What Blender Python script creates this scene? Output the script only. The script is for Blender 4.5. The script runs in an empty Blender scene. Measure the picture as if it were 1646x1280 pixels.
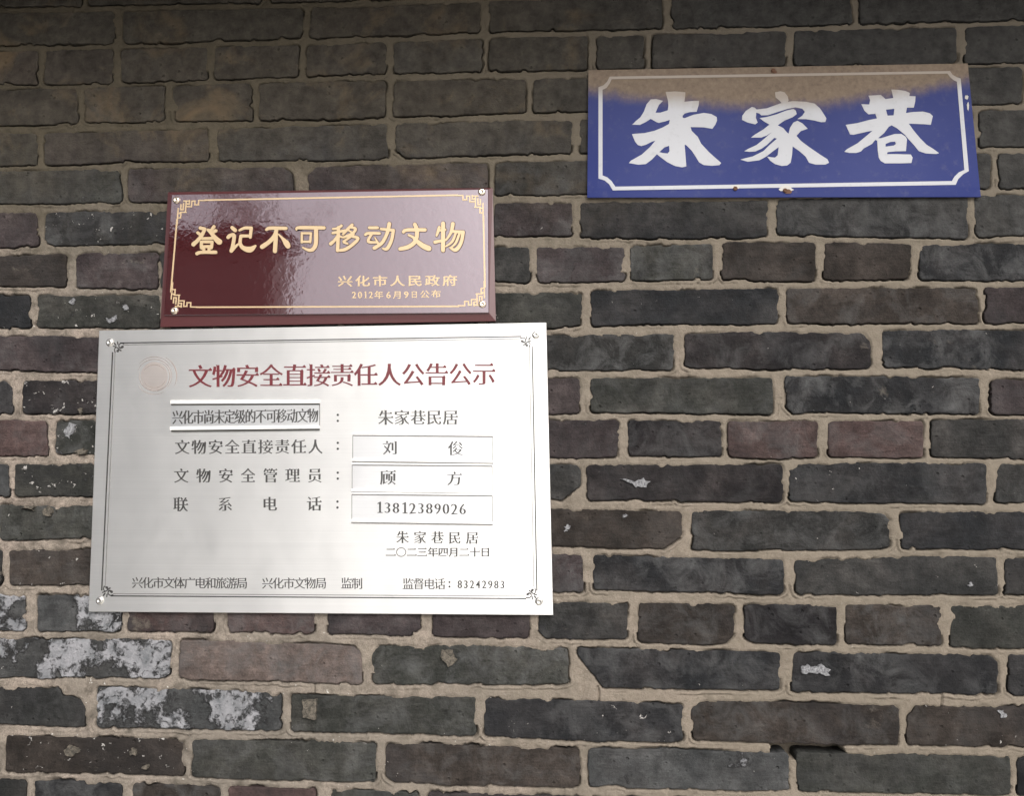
import bpy, math, random
import numpy as np
from mathutils import Matrix, Vector

# ------------------------------------------------------------------ camera
SC = bpy.context.scene
COL = SC.collection
F = 1300.0                      # focal length in photo pixels (photo 1646 x 1280)
CAM = Vector((0.0, -1.07, 1.60))
PITCH = math.atan(F / 10500.0)
YAW = math.atan(F / 25300.0)
cd = bpy.data.cameras.new('camera')
cam = bpy.data.objects.new('camera', cd)
COL.objects.link(cam)
cam.location = CAM
cam.rotation_euler = (math.pi / 2 + PITCH, 0, YAW)
cd.sensor_fit = 'HORIZONTAL'
cd.sensor_width = 36
cd.lens = F / 1646 * 36
cd.clip_start = 0.05
cd.clip_end = 400
SC.camera = cam
ROT = cam.rotation_euler.to_matrix()

# ------------------------------------------------------------------ light
SUN_EL, SUN_AZ = 38.0, 20.0      # degrees; azimuth from -Y (behind the camera) towards +X
w = bpy.data.worlds.new('World')
SC.world = w
w.use_nodes = True
nt = w.node_tree
nt.nodes.clear()
sky = nt.nodes.new('ShaderNodeTexSky')
sky.sky_type = 'NISHITA'
sky.sun_disc = False
sky.sun_elevation = math.radians(SUN_EL)
sky.sun_rotation = math.radians(180 - SUN_AZ)
sky.dust_density = 5.0
sky.air_density = 1.0
hsv = nt.nodes.new('ShaderNodeHueSaturation')
hsv.inputs['Saturation'].default_value = 0.22
bg = nt.nodes.new('ShaderNodeBackground')
bg.inputs['Strength'].default_value = 0.15
wo = nt.nodes.new('ShaderNodeOutputWorld')
nt.links.new(sky.outputs[0], hsv.inputs['Color'])
nt.links.new(hsv.outputs[0], bg.inputs['Color'])
nt.links.new(bg.outputs[0], wo.inputs['Surface'])
ld = bpy.data.lights.new('sun', 'SUN')
ld.energy = 0.5
ld.angle = math.radians(24)
ld.color = (1.0, 0.955, 0.89)
sun = bpy.data.objects.new('sun', ld)
COL.objects.link(sun)
el, az = math.radians(SUN_EL), math.radians(SUN_AZ)
sd_ = Vector((math.sin(az) * math.cos(el), -math.cos(az) * math.cos(el), math.sin(el)))
sun.rotation_euler = (-sd_).to_track_quat('-Z', 'Y').to_euler()
SC.view_settings.view_transform = 'Standard'
SC.view_settings.look = 'None'
SC.view_settings.gamma = 1
SC.view_settings.exposure = 0.62
SC.view_settings.use_curve_mapping = False
SC.cycles.max_bounces = 6

# ------------------------------------------------------------------ helpers
rng = np.random.RandomState(7)
random.seed(7)


def W(px, py, y=0.0):
    """point of the plane at depth y that the measured photo position (px, py) shows"""
    d = ROT @ Vector(((px - 823) / F, -(py - 640) / F, -1))
    t = (y - CAM.y) / d.y
    return CAM + d * t


def srgb(c, k=1.0):
    o = []
    for v in c:
        v = v / 255.0
        v = v / 12.92 if v <= 0.04045 else ((v + 0.055) / 1.055) ** 2.4
        o.append(v * k)
    return tuple(o)


_lat = np.random.RandomState(3).rand(256, 256)


def vnoise(x, z, s, seed=0):
    x = np.asarray(x) / s + seed * 17.31 + 1000
    z = np.asarray(z) / s + seed * 9.77 + 1000
    xi = np.floor(x).astype(int)
    zi = np.floor(z).astype(int)
    fx = x - xi
    fz = z - zi
    fx = fx * fx * (3 - 2 * fx)
    fz = fz * fz * (3 - 2 * fz)
    a = _lat[xi % 256, zi % 256]
    b = _lat[(xi + 1) % 256, zi % 256]
    c = _lat[xi % 256, (zi + 1) % 256]
    d = _lat[(xi + 1) % 256, (zi + 1) % 256]
    return (a * (1 - fx) + b * fx) * (1 - fz) + (c * (1 - fx) + d * fx) * fz - 0.5


def mesh(name, verts, faces, mats, smooth=False, fmat=None):
    m = bpy.data.meshes.new(name)
    m.from_pydata([tuple(v) for v in verts], [], faces)
    for x in (mats if isinstance(mats, (list, tuple)) else [mats]):
        m.materials.append(x)
    if smooth:
        m.polygons.foreach_set('use_smooth', [True] * len(m.polygons))
    if fmat:
        m.polygons.foreach_set('material_index', fmat)
    m.update()
    return m


def link(name, m, parent=None):
    o = bpy.data.objects.new(name, m)
    COL.objects.link(o)
    if parent is not None:
        o.parent = parent
    return o


def tag(o, label=None, cat=None, group=None, kind=None):
    if label:
        o['label'] = label
    if cat:
        o['category'] = cat
    if group:
        o['group'] = group
    if kind:
        o['kind'] = kind
    return o


def box(vs, fs, x0, x1, y0, y1, z0, z1):
    b = len(vs)
    vs += [(x0, y0, z0), (x1, y0, z0), (x1, y1, z0), (x0, y1, z0), (x0, y0, z1), (x1, y0, z1), (x1, y1, z1), (x0, y1, z1)]
    fs += [tuple(b + i for i in f) for f in ((0, 3, 2, 1), (4, 5, 6, 7), (0, 1, 5, 4), (1, 2, 6, 5), (2, 3, 7, 6), (3, 0, 4, 7))]


class NT:
    """small node-tree writer"""
    def __init__(self, name):
        self.m = bpy.data.materials.new(name)
        self.m.use_nodes = True
        self.t = self.m.node_tree
        self.b = self.t.nodes['Principled BSDF']

    def n(self, typ, **kw):
        nd = self.t.nodes.new(typ)
        for k, v in kw.items():
            if k.startswith('i_'):
                key = k[2:].replace('_', ' ')
                nd.inputs[int(key) if key.isdigit() else key].default_value = v
            else:
                setattr(nd, k, v)
        return nd

    def l(self, a, b):
        self.t.links.new(a, b)
        return self

    def noise(self, vec, scale, detail=4, rough=0.6, dist=0.0):
        nd = self.n('ShaderNodeTexNoise', i_Scale=scale, i_Detail=detail, i_Roughness=rough, i_Distortion=dist)
        if vec is not None:
            self.l(vec, nd.inputs['Vector'])
        return nd.outputs['Fac']

    def ramp(self, fac, stops):
        nd = self.n('ShaderNodeValToRGB')
        e = nd.color_ramp.elements
        while len(e) < len(stops):
            e.new(0.5)
        for i, (p, c) in enumerate(stops):
            e[i].position = p
            e[i].color = (c, c, c, 1) if isinstance(c, (int, float)) else (*c, 1)
        self.l(fac, nd.inputs['Fac'])
        return nd.outputs['Color']

    def mix(self, fac, a, b, mode='MIX'):
        nd = self.n('ShaderNodeMix', data_type='RGBA', blend_type=mode)
        for s, v in ((0, fac), (6, a), (7, b)):
            if isinstance(v, bpy.types.NodeSocket):
                self.l(v, nd.inputs[s])
            elif s == 0:
                nd.inputs[0].default_value = v
            else:
                nd.inputs[s].default_value = (*v, 1) if len(v) == 3 else v
        return nd.outputs[2]

    def math(self, op, a, b=None, c=None, clamp=False):
        nd = self.n('ShaderNodeMath', operation=op, use_clamp=clamp)
        for i, v in enumerate((a, b, c)):
            if v is None:
                continue
            if isinstance(v, bpy.types.NodeSocket):
                self.l(v, nd.inputs[i])
            else:
                nd.inputs[i].default_value = v
        return nd.outputs[0]

    def bump(self, h, dist, strength=1.0, prev=None):
        nd = self.n('ShaderNodeBump', i_Strength=strength, i_Distance=dist)
        self.l(h, nd.inputs['Height'])
        if prev is not None:
            self.l(prev, nd.inputs['Normal'])
        return nd.outputs['Normal']

    def pos(self):
        return self.n('ShaderNodeNewGeometry').outputs['Position']

    def out(self, color=None, rough=None, normal=None, **kw):
        for key, v in (('Base Color', color), ('Roughness', rough), ('Normal', normal)):
            if v is None:
                continue
            if isinstance(v, bpy.types.NodeSocket):
                self.l(v, self.b.inputs[key])
            else:
                self.b.inputs[key].default_value = (*v, 1) if isinstance(v, tuple) and len(v) == 3 else v
        for k, v in kw.items():
            self.b.inputs[k.replace('_', ' ')].default_value = v
        return self.m


def simple(name, col, rough=0.6, **kw):
    t = NT(name)
    nz = t.noise(t.pos(), 60, 5)
    c = t.mix(t.math('MULTIPLY', nz, 0.5), tuple(v * 1.12 for v in col), tuple(v * 0.7 for v in col))
    return t.out(c, rough, **kw)


# ------------------------------------------------------------------ grime shared by bricks and mortar (old rain and soot wash on the upper courses)
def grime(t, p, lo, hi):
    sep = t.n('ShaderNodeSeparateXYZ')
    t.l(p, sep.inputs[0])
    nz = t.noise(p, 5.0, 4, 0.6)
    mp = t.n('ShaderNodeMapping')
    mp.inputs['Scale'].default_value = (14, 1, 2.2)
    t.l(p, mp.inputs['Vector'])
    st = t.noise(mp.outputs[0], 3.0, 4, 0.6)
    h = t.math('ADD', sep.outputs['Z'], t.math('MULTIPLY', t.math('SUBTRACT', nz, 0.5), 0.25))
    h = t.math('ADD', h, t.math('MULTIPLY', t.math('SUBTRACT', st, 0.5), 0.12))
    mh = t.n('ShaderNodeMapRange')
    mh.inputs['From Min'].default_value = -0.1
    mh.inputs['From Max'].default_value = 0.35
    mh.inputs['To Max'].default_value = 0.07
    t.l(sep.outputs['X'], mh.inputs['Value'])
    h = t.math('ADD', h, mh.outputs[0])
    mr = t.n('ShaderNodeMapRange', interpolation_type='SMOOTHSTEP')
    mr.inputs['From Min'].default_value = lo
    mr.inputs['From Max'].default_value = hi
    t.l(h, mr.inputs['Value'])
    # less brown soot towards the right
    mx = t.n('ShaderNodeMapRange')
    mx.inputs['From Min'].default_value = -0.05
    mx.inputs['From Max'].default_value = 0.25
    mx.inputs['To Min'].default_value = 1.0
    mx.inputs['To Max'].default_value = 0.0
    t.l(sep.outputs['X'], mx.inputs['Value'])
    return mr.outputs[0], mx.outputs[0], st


# ------------------------------------------------------------------ materials
def mat_brick():
    t = NT('old_brick')
    p = t.pos()
    tint = t.n('ShaderNodeAttribute', attribute_name='tint').outputs['Color']
    wr = t.n('ShaderNodeAttribute', attribute_name='wear')
    ws = t.n('ShaderNodeSeparateXYZ')
    t.l(wr.outputs['Vector'], ws.inputs[0])
    lime, speck, seed = ws.outputs
    va = t.n('ShaderNodeVectorMath', operation='ADD')
    cb = t.n('ShaderNodeCombineXYZ')
    t.l(seed, cb.inputs[1])
    t.l(p, va.inputs[0])
    t.l(cb.outputs[0], va.inputs[1])
    v = va.outputs[0]
    big = t.noise(v, 14, 5, 0.6, 0.4)
    mid = t.noise(v, 55, 6, 0.68)
    fin = t.noise(v, 420, 4, 0.7)
    mp = t.n('ShaderNodeMapping')
    mp.inputs['Scale'].default_value = (0.12, 1, 1)
    t.l(v, mp.inputs['Vector'])
    streak = t.noise(mp.outputs[0], 330, 3, 0.6)
    c = t.mix(t.ramp(big, [(0.36, 0.0), (0.66, 1.0)]), tint, (0.048, 0.040, 0.036), 'MIX')
    # keep mostly own tint
    c = t.mix(0.72, c, tint)
    c = t.mix(1.0, c, t.ramp(big, [(0.3, 0.72), (0.5, 1.0), (0.7, 1.45)]), 'MULTIPLY')
    c = t.mix(1.0, c, t.ramp(mid, [(0.28, 0.55), (0.5, 1.0), (0.72, 1.6)]), 'MULTIPLY')
    c = t.mix(0.6, c, t.ramp(fin, [(0.25, 0.5), (0.5, 1.0), (0.75, 1.5)]), 'MULTIPLY')
    c = t.mix(0.5, c, t.ramp(streak, [(0.3, 0.7), (0.7, 1.25)]), 'MULTIPLY')
    # pale haze of efflorescence
    hz = t.noise(v, 26, 5, 0.7, 0.6)
    hzm = t.ramp(hz, [(0.46, 0.0), (0.72, 1.0)])
    rnd = t.math('FRACT', t.math('MULTIPLY', seed, 7.31))
    c = t.mix(t.math('MULTIPLY', hzm, t.math('MULTIPLY', rnd, 0.62)), c, (0.115, 0.115, 0.115))
    # dark burnt patches, different on every brick
    dk = t.noise(v, 8, 4, 0.6, 0.8)
    rn2 = t.math('FRACT', t.math('MULTIPLY', seed, 3.77))
    c = t.mix(t.math('MULTIPLY', t.ramp(dk, [(0.48, 0.0), (0.6, 1.0)]), t.math('MULTIPLY', rn2, 0.6)), c, (0.018, 0.0175, 0.019))
    # smears of mortar wiped over the face
    smn = t.noise(v, 24, 7, 0.72, 0.3)
    rn3 = t.math('FRACT', t.math('MULTIPLY', seed, 11.9))
    smf = t.math('MULTIPLY', t.math('SUBTRACT', smn, t.math('SUBTRACT', 0.74, t.math('MULTIPLY', rn3, 0.12))), 12.0, clamp=True)
    c = t.mix(t.math('MULTIPLY', smf, 0.5), c, (0.145, 0.125, 0.102))
    # lime crust with a hard edge
    ln = t.noise(v, 17, 8, 0.66, 0.15)
    th = t.math('SUBTRACT', 0.80, t.math('MULTIPLY', lime, 0.40))
    lm = t.math('MULTIPLY', t.math('SUBTRACT', ln, th), 22.0, clamp=True)
    ring = t.math('MULTIPLY', t.math('SUBTRACT', ln, t.math('SUBTRACT', th, 0.018)), 40.0, clamp=True)
    ring = t.math('SUBTRACT', ring, lm, clamp=True)
    brk = t.noise(v, 95, 6, 0.75, 0.4)
    lmc = t.math('MULTIPLY', lm, t.ramp(brk, [(0.37, 0.05), (0.46, 1.0)]))
    lcol = t.mix(t.ramp(mid, [(0.3, 0.0), (0.7, 1.0)]), (0.13, 0.137, 0.145), (0.33, 0.325, 0.34))
    c = t.mix(t.math('MULTIPLY', lmc, 0.92), c, lcol)
    c = t.mix(t.math('MULTIPLY', ring, 0.85), c, (0.012, 0.011, 0.011))
    # white specks of mortar and paint
    sn = t.noise(v, 105, 3, 0.62, 0.3)
    sth = t.math('SUBTRACT', 0.79, t.math('MULTIPLY', speck, 0.17))
    sm = t.math('MULTIPLY', t.math('SUBTRACT', sn, sth), 30.0, clamp=True)
    c = t.mix(t.math('MULTIPLY', sm, 0.85), c, (0.42, 0.40, 0.38))
    # pits
    pn = t.n('ShaderNodeTexVoronoi', i_Scale=85.0)
    t.l(v, pn.inputs['Vector'])
    pit = t.ramp(pn.outputs['Distance'], [(0.06, 1.0), (0.2, 0.0)])
    pm = t.math('MULTIPLY', pit, t.ramp(mid, [(0.5, 0.0), (0.62, 1.0)]))
    # grime
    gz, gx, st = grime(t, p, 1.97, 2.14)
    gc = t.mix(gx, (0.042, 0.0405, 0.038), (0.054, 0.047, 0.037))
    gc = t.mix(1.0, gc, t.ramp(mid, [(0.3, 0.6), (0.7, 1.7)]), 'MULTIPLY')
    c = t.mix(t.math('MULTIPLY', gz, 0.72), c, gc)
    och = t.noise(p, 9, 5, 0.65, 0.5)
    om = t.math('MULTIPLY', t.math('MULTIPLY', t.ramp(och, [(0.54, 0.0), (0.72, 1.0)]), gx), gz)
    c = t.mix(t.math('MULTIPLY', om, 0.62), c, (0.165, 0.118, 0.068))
    h = t.math('ADD', t.math('MULTIPLY', big, 0.45), t.math('MULTIPLY', mid, 0.75))
    h = t.math('ADD', h, t.math('MULTIPLY', fin, 0.2))
    h = t.math('ADD', h, t.math('MULTIPLY', streak, 0.16))
    h = t.math('ADD', h, t.math('MULTIPLY', lmc, 0.35))
    h = t.math('ADD', h, t.math('MULTIPLY', sm, 0.3))
    h = t.math('SUBTRACT', h, t.math('MULTIPLY', pm, 0.7))
    nrm = t.bump(h, 0.0046, 1.0)
    return t.out(c, 0.82, nrm, Specular_IOR_Level=0.16)


def mat_mortar():
    t = NT('lime_mortar')
    p = t.pos()
    big = t.noise(p, 9, 5, 0.6, 0.3)
    mid = t.noise(p, 70, 6, 0.7)
    fin = t.noise(p, 600, 3, 0.7)
    c = t.mix(t.ramp(big, [(0.35, 0.0), (0.65, 1.0)]), (0.245, 0.209, 0.172), (0.290, 0.240, 0.202))
    c = t.mix(1.0, c, t.ramp(mid, [(0.26, 0.6), (0.5, 1.0), (0.75, 1.22)]), 'MULTIPLY')
    c = t.mix(0.9, c, t.ramp(fin, [(0.28, 0.5), (0.5, 1.0), (0.72, 1.35)]), 'MULTIPLY')
    pt = t.noise(p, 3.4, 4, 0.6, 0.6)
    c = t.mix(t.ramp(pt, [(0.42, 0.0), (0.6, 0.75)]), c, (0.18, 0.159, 0.133))
    dn = t.noise(p, 34, 6, 0.7, 0.5)
    c = t.mix(t.ramp(dn, [(0.48, 0.0), (0.68, 0.9)]), c, (0.088, 0.076, 0.062))
    sn = t.noise(p, 210, 2, 0.5)
    c = t.mix(t.ramp(sn, [(0.72, 0.0), (0.78, 0.8)]), c, (0.6, 0.58, 0.54))
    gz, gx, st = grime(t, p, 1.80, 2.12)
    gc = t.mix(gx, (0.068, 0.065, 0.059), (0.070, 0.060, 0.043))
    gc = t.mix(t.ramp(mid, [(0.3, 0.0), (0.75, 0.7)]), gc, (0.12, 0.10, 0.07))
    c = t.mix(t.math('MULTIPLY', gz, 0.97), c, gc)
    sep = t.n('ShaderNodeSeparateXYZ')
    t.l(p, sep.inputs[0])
    # light falloff towards the right, put into the mortar colour
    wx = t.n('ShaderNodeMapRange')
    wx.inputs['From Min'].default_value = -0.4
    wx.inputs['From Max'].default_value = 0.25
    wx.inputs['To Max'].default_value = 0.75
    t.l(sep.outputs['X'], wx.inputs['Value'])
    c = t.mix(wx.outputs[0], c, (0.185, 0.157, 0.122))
    h = t.math('ADD', t.math('MULTIPLY', mid, 1.0), t.math('MULTIPLY', fin, 0.3))
    nrm = t.bump(h, 0.0030, 1.0)
    return t.out(c, 0.92, nrm, Specular_IOR_Level=0.1)


M_BRICK = mat_brick()
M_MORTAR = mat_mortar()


def mat_steel(name='brushed_steel', col=(0.88, 0.87, 0.855), rough=0.56, aniso=0.78, rot=0.25):
    t = NT(name)
    p = t.pos()
    mp = t.n('ShaderNodeMapping')
    mp.inputs['Scale'].default_value = (1.2, 1, 900)
    t.l(p, mp.inputs['Vector'])
    br = t.noise(mp.outputs[0], 1.0, 3, 0.6)
    c = t.mix(t.ramp(br, [(0.3, 0.0), (0.7, 1.0)]), tuple(v * 0.94 for v in col), col)
    soft = t.noise(p, 7, 3, 0.5)
    sm = t.noise(p, 38, 5, 0.65)
    r = t.math('ADD', t.math('MULTIPLY', br, 0.06), rough - 0.03)
    r = t.math('ADD', r, t.math('MULTIPLY', t.math('SUBTRACT', sm, 0.5), 0.07))
    nrm = t.bump(soft, 0.0022, 1.0)
    nrm = t.bump(br, 0.00006, 1.0, nrm)
    tg = t.n('ShaderNodeCombineXYZ')
    tg.inputs[0].default_value = 1.0
    t.l(tg.outputs[0], t.b.inputs['Tangent'])
    return t.out(c, r, nrm, Metallic=1.0, Anisotropic=aniso, Anisotropic_Rotation=rot)


M_STEEL = mat_steel()
M_STRIP = mat_steel('strip_steel', (0.83, 0.83, 0.835))
M_RAIL = simple('rail_plastic', (0.78, 0.77, 0.75), 0.35)
M_RAILSHADE = simple('rail_shade', (0.05, 0.048, 0.045), 0.6)  # dark strips that paint the shade along the rails
M_SCREW = NT('screw_steel').out((0.72, 0.70, 0.66), 0.25, None, Metallic=1.0)
M_SCREWB = NT('screw_brass').out((0.86, 0.74, 0.60), 0.25, None, Metallic=1.0)


def enamel(name, col, rough=0.35, coat=0.5):
    t = NT(name)
    nz = t.noise(t.pos(), 320, 4, 0.6)
    c = t.mix(t.ramp(nz, [(0.3, 0.0), (0.7, 1.0)]), tuple(v * 0.8 for v in col), tuple(min(1, v * 1.2) for v in col))
    return t.out(c, rough, None, Coat_Weight=coat, Coat_Roughness=0.25)


M_REDINK = enamel('red_ink', (0.120, 0.008, 0.014), 0.45, 0.22)
M_INK = enamel('black_ink', (0.035, 0.033, 0.032), 0.4, 1.0)
M_STRIPGREY = enamel('strip_line_grey', (0.16, 0.155, 0.15), 0.4, 0.5)  # end lines of the strips and painted rail shade
M_LINEGREY = enamel('faint_line_ink', (0.15, 0.145, 0.14), 0.4, 0.5)
M_GOLD = NT('gold_paint').out((0.56, 0.415, 0.245), 0.38, None, Metallic=0.25, Specular_IOR_Level=0.6)


def mat_maroon():
    t = NT('maroon_lacquer')
    p = t.pos()
    wv = t.noise(p, 30, 2, 0.5, 0.2)
    wf = t.noise(p, 110, 2, 0.55, 0.4)
    h = t.math('ADD', t.math('MULTIPLY', wv, 0.20), t.math('MULTIPLY', wf, 0.24))
    nrm = t.bump(h, 0.00042, 1.0)
    d = t.noise(p, 180, 5, 0.7)
    c = t.mix(t.ramp(d, [(0.35, 0.0), (0.8, 0.3)]), (0.046, 0.005, 0.006), (0.068, 0.02, 0.022))
    t.b.inputs['IOR'].default_value = 2.6
    t.b.inputs['Specular Tint'].default_value = (1.0, 0.93, 1.0, 1)
    return t.out(c, 0.06, nrm)


M_MAROON = mat_maroon()
M_MAROON_EDGE = NT('maroon_edge').out((0.085, 0.026, 0.028), 0.3, None, Specular_IOR_Level=0.7)


def blue_sign_mats():
    """blue enamel and white enamel, both under the same brown dust that has settled on the top of the sign"""
    res = []
    for name, col in (('blue_enamel', (0.022, 0.032, 0.138)), ('white_enamel', (0.45, 0.455, 0.48))):
        t = NT(name)
        p = t.pos()
        sep = t.n('ShaderNodeSeparateXYZ')
        t.l(p, sep.inputs[0])
        a, b = W(1030, 168, -0.012), W(1500, 132, -0.012)
        lo, hi = W(1300, 182, -0.012).z, W(1300, 150, -0.012).z
        nz = t.noise(p, 12, 4, 0.55)
        nf = t.noise(p, 180, 4, 0.65)
        # dust border drops in the middle of the sign and lifts to both ends
        xc = t.math('MULTIPLY', t.math('SUBTRACT', sep.outputs['X'], W(1245, 170, -0.012).x), 1.0)
        x2 = t.math('MULTIPLY', xc, xc)
        h = t.math('SUBTRACT', sep.outputs['Z'], t.math('MULTIPLY', x2, 0.42))
        h = t.math('ADD', h, t.math('MULTIPLY', t.math('SUBTRACT', nz, 0.5), 0.018))
        h = t.math('ADD', h, t.math('MULTIPLY', t.math('SUBTRACT', nf, 0.5), 0.006))
        mps = t.n('ShaderNodeMapping')
        mps.inputs['Scale'].default_value = (75, 1, 7)
        t.l(p, mps.inputs['Vector'])
        run = t.noise(mps.outputs[0], 1.0, 5, 0.65)
        h = t.math('ADD', h, t.math('MULTIPLY', t.math('SUBTRACT', run, 0.5), 0.012))
        mr = t.n('ShaderNodeMapRange', interpolation_type='SMOOTHSTEP')
        mr.inputs['From Min'].default_value = lo
        mr.inputs['From Max'].default_value = hi
        t.l(h, mr.inputs['Value'])
        dust = mr.outputs[0]
        cl = t.noise(p, 4.0, 3, 0.5, 0.4)
        fade = t.ramp(cl, [(0.38, 0.0), (0.7, 1.0)])
        c = t.mix(t.math('MULTIPLY', fade, 0.55), col, tuple(min(1, v * 1.1 + 0.032) for v in col))
        sc = t.noise(p, 90, 5, 0.7)
        c = t.mix(t.ramp(sc, [(0.55, 0.0), (0.8, 0.25)]), c, (0.16, 0.15, 0.17))
        dc = t.mix(t.ramp(nf, [(0.3, 0.0), (0.75, 1.0)]), (0.165, 0.125, 0.088), (0.245, 0.19, 0.135))
        if name == 'white_enamel':
            c = t.mix(t.math('MULTIPLY', dust, 0.78), c, (0.30, 0.245, 0.19))
        else:
            c = t.mix(t.math('MULTIPLY', dust, 0.93), c, dc)
        soft = t.noise(p, 16, 2, 0.5)
        nrm = t.bump(soft, 0.0012, 1.0)
        r = t.math('ADD', t.math('MULTIPLY', dust, 0.45), 0.38)
        res.append(t.out(c, r, nrm, Specular_IOR_Level=0.06))
    return res


M_BLUE, M_WHITE = blue_sign_mats()
M_RUST = simple('rust', (0.12, 0.06, 0.035), 0.85)
M_CHIP = simple('chipped_white', (0.5, 0.48, 0.45), 0.7)

# ------------------------------------------------------------------ measured courses of the wall
C = dict(g=(80, 81, 80), d=(63, 66, 71), n=(85, 87, 81), p=(98, 84, 86), r=(112, 87, 84), b=(90, 79, 71), q=(128, 110, 102), w=(100, 103, 104), k=(56, 52, 56))
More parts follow.
